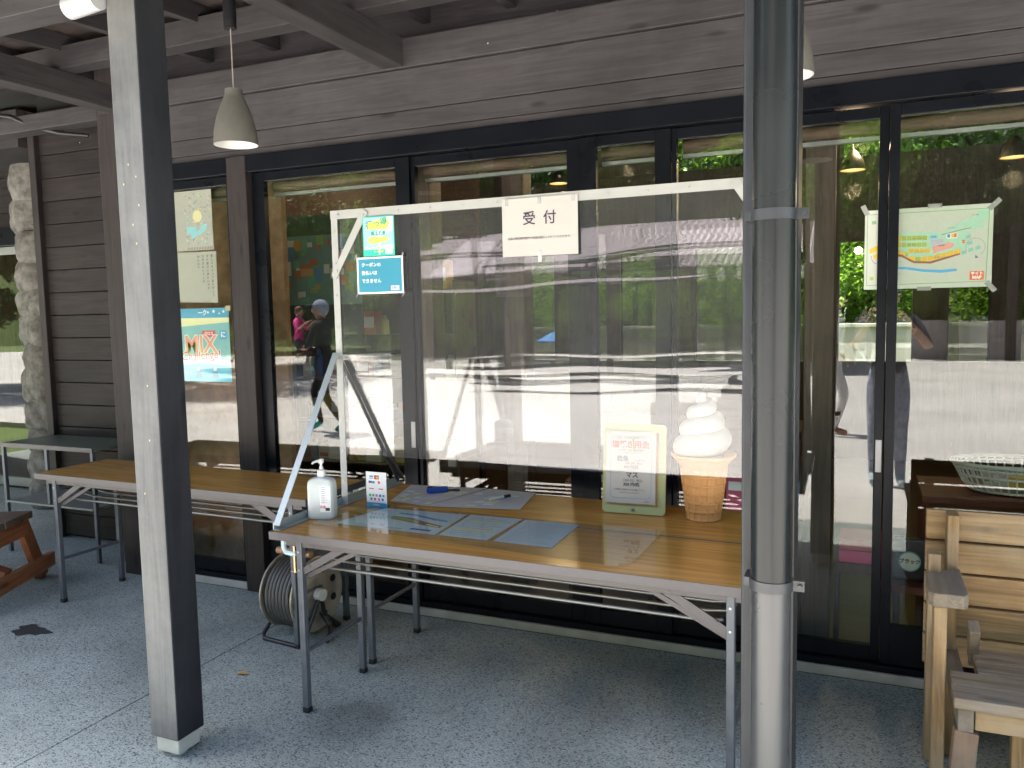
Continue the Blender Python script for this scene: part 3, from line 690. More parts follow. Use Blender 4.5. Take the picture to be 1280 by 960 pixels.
# fish price stand
n = thing('fish_price_board', 'pale green framed price board for salt grill fish beside the ice cream display', 'sign', (-.815, 3.045, ZT), R(2))
PG = plain('pale_green_frame', (.42, .45, .22), .5); RX = Matrix.Rotation(R(-7), 4, 'X')
fr = MB(); fr.prism(rrect(-.125, 0, .125, .352, .016), 0, .008, None, RX@T).build('frame', PG, n, bevel=.002)
MB().bar((0, .02, .30), (0, .13, .0), .06, .004, (1,0,0)).build('easel_leg', PG, n)
ph = bpy.data.objects.new('price_sheet', None)
m = MB(); up(rect(-.102, .038, .093, .318), -.012, -.0005, m, C('cork', (.35, .2, .1))); up(rect(-.108, .042, .088, .322), -.015, -.0125, m, PAPER)
BLN = C('line_blue', (.15, .25, .45))
o_, i_ = rrect(-.090, .062, .072, .304, .016), rrect(-.0885, .0635, .0705, .3025, .015)
vs_ = [(x, -.0156, z) for x, z in o_]+[(x, -.0156, z) for x, z in i_]; N_ = len(o_)
m.add(vs_, [(k, (k+1) % N_, N_+(k+1) % N_, N_+k) for k in range(N_)], BLN)
for q in ((-.099, .314), (.070, .314), (.083, .312)): up(ell(q[0], q[1], .004, .004, 10), -.0165, -.015, m, C('tape_gold', (.5, .42, .15)))
pb = m.build('price_sheet', None, n); pb.rotation_euler = (R(-7), 0, 0)
RI = C('faded_red_ink', (.62, .10, .07)); BI = C('handwriting_ink', (.08, .09, .12))
def tt(s, size, mat, x, z, **k): return text(s, size, mat, pb, (x, -.0158, z), **k)
tt('塩焼き用魚', .030, RI, -.012, .270, bold=.04); tt('この券は、お会計時にご利用ください', .0075, BI, -.012, .297)
tt('つかみ取り、塩焼き用のお魚は', .0075, BI, -.012, .249); tt('レジにてお申し付けください。', .0075, BI, -.012, .238)
tt('岩魚', .024, BI, -.042, .215, bold=.03); tt('（いわな）', .0115, BI, .026, .210)
tt('（495 円）税込', .0115, BI, -.002, .197); tt('450 円/匹', .0145, BI, -.008, .183, bold=.015)
tt('マス', .025, INK, -.004, .152, bold=.03); tt('（385 円）税込', .0125, BI, -.004, .131); tt('350 円/匹', .016, INK, -.006, .115, bold=.03)
tt('お時間に余裕をもってお越し下さい。', .0075, BI, -.01, .095); tt('ありがとうございます。', .0075, BI, -.01, .083); tt('2022.5', .007, BI, .055, .052)
MB().tube([(0, -.004, .018), (0, -.010, .016)], .006, 12).build('hook', ALU, n)
# soft serve display
n = thing('ice_cream_display', 'giant plastic soft serve vanilla ice cream in a waffle cone', 'display model', (-.548, 3.075, ZT), 0)
WAF = plain('waffle_cone', (.66, .35, .13), .5, noise=.07, nscale=18)
prof = []
for i in range(90):
    z = .200*i/89; r = .058+.026*(z/.2); prof.append((r, z))
def ridge(r, z, a):
    ga = abs(((a*16/(2*math.pi)) % 1)-.5)*2; gz = abs(((z/.0335) % 1)-.5)*2
    k = max(ga, gz); return r+1.4*(.0045 if k > .82 else .0045*max(0, (k-.70)/.12))
MB().lathe(prof, 224, None, (0,0,0), None, ridge).build('cone', WAF, n, smooth='auto')
MB().lathe([(.001, 0.001), (.055, 0.001), (.0575, 0.0)], 40).build('cone_base', WAF, n)
def rimf(r, z, a): return r*(1+.008*math.sin(a*28)) if r > .1 else r
MB().lathe([(.085, .197), (.089, .205), (.100, .222), (.116, .236), (.120, .240), (.121, .248), (.117, .252), (.108, .247), (.095, .240), (.06, .238), (.001, .238)], 168, None, (0,0,0), None, rimf).build('cone_rim', WAF, n, smooth=True)
CRM = plain('cream_plastic', (.50, .49, .44), .35)
pts = []; rr_ = []
turns = 3.55; N_ = 200
for i in range(N_+1):
    t_ = i/N_; a = 2*math.pi*turns*t_+2.4
    maj = .064*(1-t_)**.75; mn = .050*(1-t_)**.62+.004
    pts.append((maj*math.cos(a), maj*math.sin(a), .262+.222*t_**.93)); rr_.append(mn)
pts += [(.002, 0, .490), (.007, 0, .498), (.014, 0, .501), (.021, 0, .498)]; rr_ += [.0048, .004, .0028, .0010]
MB().tube(pts, rr_, 22).lathe([(.075, .24), (.075, .27), (.05, .36), (.02, .45), (.001, .47)], 24).build('soft_serve', CRM, n, smooth=True)

# clear mat with papers under it, notices behind
def sheet(pts, name, label, cat, z, build, group=None):
    cx_ = sum(p[0] for p in pts)/len(pts); cy_ = sum(p[1] for p in pts)/len(pts)
    n = thing(name, label, cat, (cx_, cy_, z), 0, group)
    m = MB(); m.prism([(p[0]-cx_, p[1]-cy_) for p in pts], 0, .0006, PAPER if build is None else build)
    return n, m, [(p[0]-cx_, p[1]-cy_) for p in pts]
def bil(Q, u, v): # Q: front-left, back-left, back-right, front-right
    a = Vector(Q[0]).lerp(Vector(Q[3]), u); b = Vector(Q[1]).lerp(Vector(Q[2]), u); return tuple(a.lerp(b, v))
BLP = C('bluish_paper', (.50, .58, .62)); OL = C('map_olive', (.30, .33, .10)); BR = C('map_brown', (.25, .13, .05)); GY = C('print_grey', (.33, .36, .38)); YP = C('pale_yellow_print', (.62, .60, .28)); MV = C('mauve_print', (.45, .38, .42)); RIV = C('river_blue', (.06, .25, .55))
def strip(m, Q, u0, v0, u1, v1, mat, z=.0007):
    m.prism([bil(Q, u0, v0), bil(Q, u1, v0), bil(Q, u1, v1), bil(Q, u0, v1)], z, z+.0003, mat)
def poly(m, Q, P, mat, z=.0007): m.prism([bil(Q, *p) for p in P], z, z+.0003, mat)
n, m, Q = sheet([(-1.865, 2.545), (-1.80, 2.815), (-1.432, 2.825), (-1.412, 2.525)], 'site_map_sheet', 'pale blue site plan sheet under the clear mat beside the payment card', 'paper', ZT-.0006, BLP)
poly(m, Q, [(.30, .82), (.5, .80), (.75, .68), (.93, .62), (.93, .57), (.75, .61), (.5, .73), (.30, .76)], RIV)
poly(m, Q, [(.30, .62), (.55, .60), (.70, .50), (.95, .38), (.95, .28), (.74, .34), (.55, .42), (.35, .48)], BR)
poly(m, Q, [(.32, .58), (.52, .56), (.68, .46), (.68, .40), (.52, .46), (.34, .50)], OL, .0011)
poly(m, Q, [(.78, .40), (.93, .34), (.93, .30), (.78, .36)], YP, .0011)
poly(m, Q, [(.1, .5), (.3, .6), (.33, .5), (.15, .38)], C('map_teal', (.25, .5, .45)))
strip(m, Q, .72, .10, .92, .16, C('map_navy', (.02, .06, .22))); strip(m, Q, .5, .04, .66, .1, GY)
m.build('paper', None, n)
n, m, Q = sheet([(-1.398, 2.528), (-1.415, 2.83), (-1.195, 2.832), (-1.203, 2.522)], 'price_list_sheet', 'middle pale blue sheet of listed prices under the clear mat', 'paper', ZT-.0006, BLP)
for k in range(11): strip(m, Q, .08, .1+k*.075, .9-(k % 3)*.08, .115+k*.075, GY)
strip(m, Q, .1, .30, .9, .38, YP, .0008); strip(m, Q, .15, .70, .8, .76, YP, .0008); strip(m, Q, .495, .05, .505, .95, GY, .0009)
m.build('paper', None, n)
n, m, Q = sheet([(-1.178, 2.522), (-1.182, 2.828), (-.962, 2.826), (-.955, 2.512)], 'rules_sheet', 'right pale blue printed sheet under the clear mat, nearest the price board', 'paper', ZT-.0006, C('bluish_paper_two', (.46, .55, .62)))
random.seed(2)
for k in range(16): strip(m, Q, .1, .08+k*.052, random.uniform(.6, .92), .090+k*.052, GY)
m.build('paper', None, n)
mt = MB().prism([(-1.945, 2.520), (-1.93, 2.505), (-.72, 2.385), (-.69, 2.388), (-.655, 2.43), (-.648, 2.826), (-.668, 2.836), (-1.86, 2.852), (-1.885, 2.838)], ZT+.0016, ZT+.0032).build('table_mat', MATV)
mt.location = (0, 0, 0); tag(mt, 'clear plastic mat lying over the papers on the front table', 'mat')
for Qp, lab, sd in (([(-1.85, 2.93), (-1.93, 3.24), (-1.56, 3.285), (-1.66, 2.90)], 'left printed timetable sheet on the rear table under the blue gadget', 1), ([(-1.655, 2.898), (-1.55, 3.28), (-1.315, 3.268), (-1.262, 2.965)], 'right printed timetable sheet on the rear table under the pen', 2)):
    n, m, Q = sheet(Qp, 'timetable_sheet', lab, 'paper', ZT, PAPER); random.seed(sd)
    for i in range(9):
        strip(m, Q, .04, .06+i*.1, .96, .064+i*.1, GY)
    for i in range(7): strip(m, Q, .05+i*.15, .05, .055+i*.15, .93, GY, .0008)
    for i in range(8):
        for j in range(6):
            if random.random() < .55: strip(m, Q, .07+j*.15, .075+i*.1, .19+j*.15, .15+i*.1, random.choice([YP, MV, MV, C('p', (.6, .6, .55))]), .0007)
    m.build('paper', None, n)
# pen, blue gadget
n = thing('marker_pen', 'white and black marker pen lying on the right timetable sheet', 'pen', (-1.42, 3.10, ZT+.008), R(62))
MB().tube([(-.045, 0, 0), (.03, 0, 0)], .006, 14).build('barrel', WPL, n, smooth='auto'); MB().tube([(.0305, 0, 0), (.065, 0, 0), (.068, 0, 0)], [.0068, .0062, .003], 14).build('cap', BLACK, n, smooth='auto')
n = thing('blue_handheld_device', 'blue handheld gadget with black loop lying on the left timetable sheet', 'gadget', (-1.74, 3.13, ZT+.001), R(32)); n.scale = (.72, .72, .8)
BLG = plain('blue_plastic', (.015, .06, .33), .3)
m = MB(); m.prism([(-.055, -.02), (-.03, -.028), (.02, -.018), (.075, -.012), (.082, .004), (.06, .016), (.01, .014), (-.02, .024), (-.05, .022)], 0, .032); m.build('body', BLG, n, bevel=.006)
MB().prism([(-.05, -.014), (-.02, -.02), (-.015, .014), (-.045, .016)], .0325, .0355).build('screen', BLACK, n)
MB().tube([(.078, 0, .012), (.10, .02, .006), (.13, .035, .005), (.15, .02, .005), (.14, .0, .006), (.11, .005, .007)], .005, 8).build('strap', BLACK, n, smooth='auto')
# clamp under the table corner
n = thing('table_clamp', 'small white screw clamp under the left corner of the front table', 'clamp', (-1.985, 2.43, .64))
MB().tube([(-.03, 0, .028), (-.03, 0, -.02), (-.02, 0, -.035), (.01, 0, -.038), (.028, 0, -.034)], .010, 8).build('clamp_frame', C('clamp_pale_blue', (.5, .62, .68), .4), n, smooth='auto', )
MB().tube([(.018, 0, .028), (.018, 0, -.11)], .005, 8).tube([(.0, 0, -.108), (.075, .0, -.108)], .003, 8).build('screw', plain('brass', (.6, .38, .2), .35, .8), n, smooth='auto')

# ============================================================ cable reel
RIM = plain('reel_metal', (.46, .41, .33), .38, .65, noise=.2, nscale=20); CAB = plain('cable_rubber', (.06, .057, .055), .45)
n = thing('cable_reel', 'extension cable drum with grey cable on a black tube stand, under the tables', 'cable reel', (-2.42, 3.03, .205), R(-6))
RY = Matrix.Rotation(R(90), 4, 'Y')
fl_ = MB()
for s in (-1, 1):
    fl_ = MB()
    fl_.lathe([(.172, -.004), (.176, 0), (.172, .004), (.160, .005), (.150, .001), (.095, .001), (.09, .004), (.05, .004), (.045, .001), (.045, -.002), (.09, -.002), (.15, -.002), (.16, -.001), (.172, -.004)], 56, None, (s*.095, 0, 0), RY)
    for k in range(8):
        a = 2*math.pi*k/8; fl_.tube([(s*.0995, math.cos(a)*.12, math.sin(a)*.12), (s*.1015, math.cos(a)*.12, math.sin(a)*.12)], .019, 14, BLACK) if False else None
    f_ = fl_.build('flange', RIM, n, smooth='auto')
    hm = MB()
    for k in range(8):
        a = 2*math.pi*(k+.5)/8; c_, s2 = math.cos(a), math.sin(a)
        hm.tube([(s*.0955+s*.001, c_*.118, s2*.118), (s*.0985, c_*.118, s2*.118)], .018, 14)
    hm.build('vent_hole', BLACK, f_)
MB().tube([(-.094, 0, 0), (.094, 0, 0)], .07, 32).build('drum', RIM, n, smooth='auto')
cb = []; 
for i in range(9*26+1):
    t_ = i/26; a = 2*math.pi*t_; cb.append((-.083+.166*(i/(9*26)), math.cos(a)*.145, math.sin(a)*.145))
m = MB().tube(cb, .0098, 8)
cb = [(-.075+.15*(i/(7*26)), math.cos(2*math.pi*i/26)*.158, math.sin(2*math.pi*i/26)*.158) for i in range(7*26+1)]
m.tube(cb, .0095, 8); m.tube([(-.085, 0, 0), (.085, 0, 0)], .138, 32); m.build('cable', CAB, n, smooth='auto')
m = MB().tube([(.118, .0, .02), (.118, .02, -.10), (.118, .12, -.185), (.10, .14, -.195), (-.10, .14, -.195), (-.118, .12, -.19), (-.118, .0, -.02)], .010, 10)
m.tube([(-.118, 0, -.0), (-.125, -.05, -.1), (-.125, -.13, -.185), (-.10, -.15, -.195), (.10, -.15, -.195), (.125, -.13, -.185), (.118, 0, 0)], .010, 10)
m.build('stand', BLACK, n, smooth='auto')
MB().tube([(-.12, 0, 0), (.13, 0, 0)], .016, 16).tube([(.10, 0, 0), (.135, 0, 0)], .028, 20).build('hub', WPL, n, smooth='auto')
MB().tube([(-.14, 0, .18), (-.05, 0, .185), (.07, 0, .185)], .017, 12).build('handle', plain('tan_grip', (.35, .2, .1), .5), n, smooth='auto')
MB().tube([(.10, .02, -.09), (.14, .03, -.15), (.17, .0, -.18), (.19, -.05, -.19)], .013, 10).build('plug', BLACK, n, smooth='auto')

# ============================================================ metal desk
n = thing('metal_side_desk', 'thin dark topped metal desk against the left boarded wall', 'desk', (-5.14, 3.47, 0))
DTOP = plain('desk_top', (.16, .17, .13), .35, noise=.2, nscale=7)
B(0, .84, 0, .38, .70, .718).build('desk_top', DTOP, n, bevel=.002)
B(-.002, .842, -.003, -.0005, .695, .722).build('desk_edge', TRIM, n)
for x in (.005, .815):
    for y in (.002, .355): B(x, x+.022, y, y+.022, 0, .699).build('leg', STEEL, n, bevel=.002)
B(.03, .81, .0, .375, .33, .342).build('shelf', plain('desk_shelf', (.18, .19, .17), .4), n)
B(.41, .432, .002, .02, .345, .699).build('divider', STEEL, n)

# ============================================================ picnic bench (left)
PW1, PW2 = (.40, .15, .06), (.22, .075, .03)
PX = wood('red_stained_wood', PW1, PW2, 'x', .5, weather=(.12, .09, .07)); PTOP = wood('weathered_red_top', (.18, .10, .06), (.09, .055, .04), 'x', .6, weather=(.16, .15, .12)); PZ = wood('red_stained_wood_z', PW1, PW2, 'z', .5, weather=(.20, .10, .06)); PY = wood('red_stained_wood_y', PW1, PW2, 'y', .5)
# local y runs away from the camera along the end frame, local x leftwards is the length
n = thing('picnic_bench', 'red brown wooden bench with splayed legs at the far left', 'bench', (-4.38, 3.20, 0), R(25.5))
# end frame in the local y-z plane at x = -.06
for k, y0 in enumerate((-.66, -.385)): B(-1.6, -0.01, y0, y0+.265, .385, .425).build('top_plank', PTOP, n, bevel=.004)
for xx in (-.07, -1.45):
    B(xx, xx+.038, -.64, -.13, .29, .384).build('apron', PY, n, bevel=.004)
    B(xx+.039, xx+.077, -.66, .055, .055, .135).build('crossbar', PY, n, bevel=.004)
    for s in (-1, 1):
        yc = -.355; MB().bar((xx+.019, yc+s*.18, .382), (xx+.019, yc+s*.36, -.0), .036, .09, (0, 1, 0)).build('leg', PZ, n, bevel=.004)
MB().bar((-.06, -.315, .12), (-.75, -.315, .375), .036, .07, (0,1,0)).build('brace', PX, n)

# ============================================================ garden bench (right)
GW1, GW2, GWE = (.42, .27, .12), (.19, .11, .045), (.26, .24, .21)
GX = wood('bench_wood_x', GW1, GW2, 'x', .7, weather=(.33, .27, .18), bump=.5); GXS = wood('bench_seat_wood', (.36, .27, .17), (.16, .115, .07), 'x', .75, weather=(.22, .20, .17), bump=.6)
GZ = wood('bench_wood_z', GW1, GW2, 'z', .7, weather=(.30, .26, .2), bump=.5); GY_ = wood('bench_wood_y', (.26, .20, .13), (.15, .11, .07), 'y', .7, weather=(.2, .19, .17), bump=.5)
n = thing('wooden_bench', 'weathered wooden bench with slatted back and short armrest at the right', 'bench', (0, 0, 0))
for k in range(5):
    z0 = .283+k*.1085; B(.203, 1.75, 3.000-.004*k, 3.024-.004*k, z0, z0+.099).build('back_plank', GX, n, bevel=.003)
MB().bar((.278, 2.965, .0), (.278, 2.955, .815), .035, .062, (0, 1, 0)).build('back_post', GZ, n, bevel=.004)
MB().bar((1.6, 2.965, .0), (1.6, 2.955, .815), .035, .062, (0, 1, 0)).build('back_post', GZ, n, bevel=.004)
MB().bar((.222, 2.90, .0), (.222, 2.89, .70), .036, .055, (0, 1, 0)).build('side_post', GZ, n, bevel=.004)
MB().bar((.225, 2.66, .0), (.225, 2.68, .598), .036, .055, (0, 1, 0)).build('arm_post', GZ, n, bevel=.004)
MB().prism([(.192, 2.665), (.205, 2.645), (.285, 2.645), (.298, 2.665), (.300, 2.92), (.196, 2.86)], .60, .642).build('armrest', GY_, n, bevel=.004)
for k, (y0, xl) in enumerate(((2.485, .25), (2.585, .255), (2.685, .33), (2.785, .335))):
    B(xl, 1.72, y0, y0+.094, .368, .40).build('seat_plank', GXS, n, bevel=.004)
B(.262, .302, 2.50, 2.95, .298, .366).build('side_rail', GY_, n, bevel=.003)
B(.305, 1.68, 2.505, 2.54, .305, .366).build('front_rail', GX, n, bevel=.003)
MB().bar((.285, 2.52, .297), (.262, 2.50, .0), .062, .045, (0, 1, 0)).build('front_leg', wood('leg_wood_dark', (.26, .13, .06), (.14, .08, .05), 'z', .7, weather=(.22, .19, .15)), n, bevel=.004)
B(.41, .455, 2.60, 2.64, 0, .366).build('inner_leg', GZ, n, bevel=.003)
MB().bar((.33, 2.75, .0), (.75, 2.62, .30), .04, .05, (0, 0, 1)).build('brace', wood('brace_wood', (.38, .2, .09), (.25, .12, .05), 'x', .7), n, bevel=.003)
MB().bar((.34, 2.88, .36), (.33, 2.80, .50), .03, .05, (0, 1, 0)).build('seat_bracket', GY_, n, bevel=.003)
# ============================================================ posters inside the glass
YG = 3.4655
n = thing('site_map_poster', 'laminated campsite map poster taped inside the right hand doors', 'poster', (-.001, 3.4745, 1.557))
# local coords measured on the sheet: u = across .43 m, v = up .30 m
def q(X, Y):
    top = 280-.063*(X-262); bot = 715-.021*(X-260)
    return ((X-262)/714*.432, (bot-Y)/(bot-top)*.303)
m = MB(); up(rect(0, 0, .432, .303), 0, .0012, m, C('map_paper', (.58, .60, .53), .35))
GL = C('map_line_green', (.22, .45, .22)); YL = C('map_yellow', (.80, .50, .05)); OLV = C('map_olive_cell', (.42, .50, .10)); BRN = C('map_bank_brown', (.35, .13, .07)); MG = C('map_field_green', (.42, .66, .52)); PK = C('map_pink', (.80, .38, .34)); LC2 = C('map_lilac', (.50, .46, .60)); LB2 = C('map_light_blue', (.30, .60, .80)); TEAL = C('map_teal_block', (.25, .55, .48)); ORR = C('map_red_orange', (.80, .16, .07)); PUR = C('map_purple', (.12, .08, .25))
def mp(P, mat, d=.0002): up([q(*p) for p in P], -d, 0, m, mat)
for P in ([(275, 300), (275, 304), (960, 264), (960, 260)], [(275, 690), (275, 694), (950, 672), (950, 668)], [(275, 300), (279, 300), (279, 692), (275, 692)], [(952, 264), (957, 264), (948, 670), (943, 670)]): mp(P, GL, .0003)
mp([(445, 400), (620, 395), (700, 398), (790, 345), (870, 310), (905, 270), (955, 268), (945, 320), (900, 360), (850, 385), (830, 420), (850, 480), (700, 520), (640, 545), (540, 540), (445, 500)], MG)
def cells(x0, y0, x1, y1, n_, h, cols):
    for i in range(n_):
        a, b = i/n_, (i+.9)/n_
        mp([(x0+(x1-x0)*a, y0+(y1-y0)*a), (x0+(x1-x0)*b, y0+(y1-y0)*b), (x0+(x1-x0)*b, y0+(y1-y0)*b+h), (x0+(x1-x0)*a, y0+(y1-y0)*a+h)], cols[min(i, len(cols)-1)], .0004)
cells(447, 418, 622, 414, 6, 26, [YL, OLV, OLV, OLV, OLV, OLV]); cells(447, 456, 620, 452, 6, 24, [YL, OLV, OLV, OLV, OLV, OLV]); cells(518, 487, 640, 486, 4, 24, [YL])
mp([(445, 517), (480, 520), (550, 556), (640, 558), (800, 512), (806, 520), (645, 570), (548, 568), (475, 532), (445, 530)], BRN, .0005)
cells(447, 492, 520, 510, 3, 24, [YL, YL, OLV]); cells(520, 527, 590, 533, 2, 26, [YL, OLV]); cells(590, 533, 660, 526, 2, 26, [YL]); cells(660, 524, 806, 486, 4, 26, [YL])
mp([(290, 490), (340, 470), (343, 500), (295, 515)], YL, .0004); mp([(310, 525), (343, 512), (343, 540), (320, 545)], YL, .0004)
mp([(640, 440), (710, 432), (712, 452), (645, 470)], LC2, .0004); mp([(648, 475), (745, 450), (770, 460), (765, 480), (655, 515)], PK, .0005); mp([(635, 412), (678, 408), (678, 430), (637, 434)], LB2, .0004)
mp([(725, 405), (785, 398), (785, 428), (728, 432)], WH, .0004); mp([(730, 408), (745, 406), (745, 426), (732, 427)], RIV, .0006); mp([(752, 405), (768, 403), (768, 425), (754, 426)], YL, .0006); mp([(768, 403), (782, 401), (782, 423), (768, 425)], ORR, .0006)
for (x, y) in ((825, 508), (860, 494), (898, 482), (855, 455), (845, 420)): mp([(x-14, y-6), (x+12, y-14), (x+14, y+6), (x-12, y+14)], TEAL, .0004)
for (x, y) in ((872, 372), (912, 362)): mp([(x-14, y-6), (x+16, y-14), (x+16, y+6), (x-12, y+14)], MG, .0005)
mp([(808, 440), (832, 440), (822, 450), (835, 458), (810, 458), (818, 449)], ORR, .0005)
mp([(442, 588), (500, 588), (600, 602), (700, 606), (788, 598), (788, 612), (700, 622), (600, 616), (500, 602), (442, 600)], C('map_river', (.10, .42, .78)), .0004)
for k in range(22):
    a = R(200-k*12); x, y = 885+52*math.cos(a), 478-50*math.sin(a); mp([(x-2, y-2), (x+2, y-2), (x+2, y+2), (x-2, y+2)], PUR, .0004)
mp([(885, 540), (888, 520), (893, 530), (905, 538)], PUR, .0004)
for k in range(10):
    a = R(180+k*11); x, y = 335+32*math.cos(a), 530-40*math.sin(a); mp([(x-2, y-2), (x+2, y-2), (x+2, y+2), (x-2, y+2)], PUR, .0004)
mp([(700, 408), (700, 412), (800, 386), (890, 366), (890, 363), (800, 382)], BRN, .0004)
mp([(303, 335), (328, 333), (328, 352), (303, 354)], GL, .0004); mp([(296, 643), (318, 642), (318, 662), (296, 663)], OLV, .0004)
up(rrect(*q(858, 664), *q(935, 612), .004), -.0006, 0, m, ORR)
m.build('paper', None, n)
a = q(897, 638); text('サイト', .0135, WH, n, (a[0], -.0010, a[1]+.0075), bold=.05); text('MAP', .0155, WH, n, (a[0], -.0010, a[1]-.0072), bold=.05)
for s, x, y, z in (('管理棟', 700, 470, .007), ('駐車場', 655, 422, .006), ('センター', 755, 372, .007), ('川', 470, 627, .007), ('第一河原', 880, 300, .005), ('A-5 A-6 A-7 A-8', 560, 430, .006), ('B-1 B-2 B-3', 540, 466, .006), ('C-1 C-2 C-3', 590, 502, .006), ('D-4   D-3   D-2   D-1', 700, 535, .006)):
    a = q(x, y); text(s, z, PUR, n, (a[0], -.0010, a[1]))
m = MB()
for (x, y, w, h, an) in ((.0, .305, .018, .04, -25), (.435, .30, .018, .05, 45), (.43, .0, .018, .045, -40)):
    Tm = Matrix.Translation((x, 0, y))@Matrix.Rotation(R(an), 4, 'Y'); m.box(-w/2, w/2, -.0016, -.0010, -h/2, h/2, None, Tm)
for (x, z) in ((.24, .305), (.21, -.003)): m.box(x-.024, x+.024, -.0016, -.0010, z-.006, z+.009)
m.build('tape', TAPE, n)
n = thing('drawing_poster', 'white sheet with coloured doodle drawing, upper sheet in the left window', 'poster', (-3.62, 3.4745, 1.872))
m = MB(); up(rect(0, 0, .355, .325), 0, .0012, m, PAPER)
dcol = [C('doodle%d' % i, c) for i, c in enumerate(((.75, .25, .2), (.3, .6, .7), (.75, .6, .15), (.3, .5, .3), (.65, .45, .65), (.3, .3, .35)))]
random.seed(11)
for i in range(150):
    x, z = random.uniform(.16, .345), random.uniform(.03, .315); r = random.uniform(.002, .007)
    up(ell(x, z, r, r*random.uniform(.5, 1.2), 7), -.0005-.0000007*i, 0, m, random.choice(dcol+[dcol[5]]*4))
up(ell(.25, .185, .032, .032), -.0009, 0, m, C('doodle_cream', (.75, .68, .4))); up(rect(.17, .09, .24, .13), -.0008, 0, m, dcol[1]); up([(.2, .06), (.3, .10), (.32, .14), (.29, .14), (.26, .11), (.2, .09)], -.0007, 0, m, dcol[1])
for k in range(16): up(rect(.17+k*.0115, .004, .172+k*.0115, .018), -.0007, 0, m, INK)
m.build('paper', None, n)
n = thing('letter_poster', 'white handwritten letter in vertical Japanese lines below the doodle drawing', 'poster', (-3.60, 3.4745, 1.592))
m = MB(); up([(0, 0), (.345, -.01), (.350, .27), (0, .275)], 0, .0012, m, PAPER); m.build('paper', None, n)
for k, s in enumerate(('楽しいキャンプありがとう', 'また遊びに来たいです', '川がきれいでした', 'みんなで')):
    for i, ch in enumerate(s): text(ch, .0165, INK, n, (.318-k*.032, -.001, .245-i*.0195))
n = thing('challenge_poster', 'blue poster with red lettering and yellow band low in the left window', 'poster', (-3.66, 3.4745, 1.145))
PB = C('poster_blue', (.10, .36, .58)); PT = C('poster_teal', (.22, .46, .50)); PYL = C('poster_pale_yellow', (.80, .75, .45)); SAL = C('poster_salmon', (.78, .30, .22)); PR = C('poster_red', (.65, .08, .10))
m = MB(); W_ = .475
up(rect(0, 0, W_, .408), 0, .0012, m, PT); up(rect(0, .34, W_, .408), -.0003, 0, m, PB); up([(0, .30), (W_, .33), (W_, .355), (0, .355)], -.0005, 0, m, PYL)
up([(0, .0), (W_, 0), (W_, .085), (.25, .10), (0, .08)], -.0003, 0, m, C('poster_water', (.12, .50, .68))); up([(0, .085), (.25, .105), (W_, .09), (W_, .12), (.25, .14), (0, .12)], -.0005, 0, m, C('poster_foam', (.5, .68, .72)))
for (x, z, r) in ((.33, .385, .009), (.37, .390, .012), (.41, .378, .007), (.44, .388, .010)):
    P = [(x+(r if i % 2 == 0 else r*.45)*math.sin(math.pi*i/5), z+(r if i % 2 == 0 else r*.45)*math.cos(math.pi*i/5)) for i in range(10)]
    up(P, -.0006, 0, m, WH)
for x in (.24, .36): up(ell(x, .07, .012, .012, 12), -.0009, 0, m, C('helmet', (.6, .7, .75))); up([(x-.025, .02), (x+.03, .02), (x+.014, .06), (x-.012, .06)], -.0008, 0, m, PB)
up([(.28, .25), (.375, .25), (.375, .285), (.28, .285)], -.0007, 0, m, PR); up(rrect(.405, .235, .455, .285, .006), -.0007, 0, m, PB)
m.build('paper', None, n)
text('ーク', .034, WH, n, (.29, -.001, .382), bold=.03); text('クロス', .022, WH, n, (.328, -.001, .267), bold=.03)
text('MIX', .135, WH, n, (.265, -.0010, .205), bold=.05); text('MIX', .135, SAL, n, (.265, -.0013, .205), bold=.02)
text('に', .036, WH, n, (.430, -.001, .26), bold=.03)
text('Challenge!', .068, WH, n, (.265, -.0012, .145), (math.pi/2, R(-3), 0), bold=.05); text('Challenge!', .068, PR, n, (.265, -.0016, .145), (math.pi/2, R(-3), 0), bold=.01)
up_ = MB(); up_.box(.455, .49, -.0012, -.0006, .39, .42); up_.build('tape', C('masking_tape', (.5, .42, .28)), n)

# ============================================================ shop interior
n = thing('notice_panel', 'dark notice panel covered with pictures inside the door right of the brown post', 'board', (-3.56, 4.40, 1.30))
m = MB(); up(rect(0, 0, .62, .85), 0, .02, m, C('panel_dark', (.03, .05, .045), .4)); up(rect(.0, .27, .62, .72), -.001, 0, m, C('panel_teal', (.12, .22, .20)))
random.seed(4); pc = [C('pic%d' % i, c) for i, c in enumerate(((.5, .5, .45), (.35, .12, .06), (.1, .3, .2), (.45, .25, .1), (.08, .2, .35), (.2, .3, .1), (.6, .6, .58)))]
for i in range(34):
    x, z = random.uniform(.01, .5), random.uniform(.28, .66); w, h = random.uniform(.03, .11), random.uniform(.03, .09)
    up(rect(x, z, x+w, min(.72, z+h)), -.0015-.00003*i, -.001, m, random.choice(pc))
up(rrect(.40, .62, .52, .70, .01), -.004, -.001, m, C('sticker_blue', (.03, .12, .3))); up(ell(.14, .66, .035, .035), -.004, -.001, m, C('sticker_brown', (.4, .2, .05)))
m.build('board', None, n)
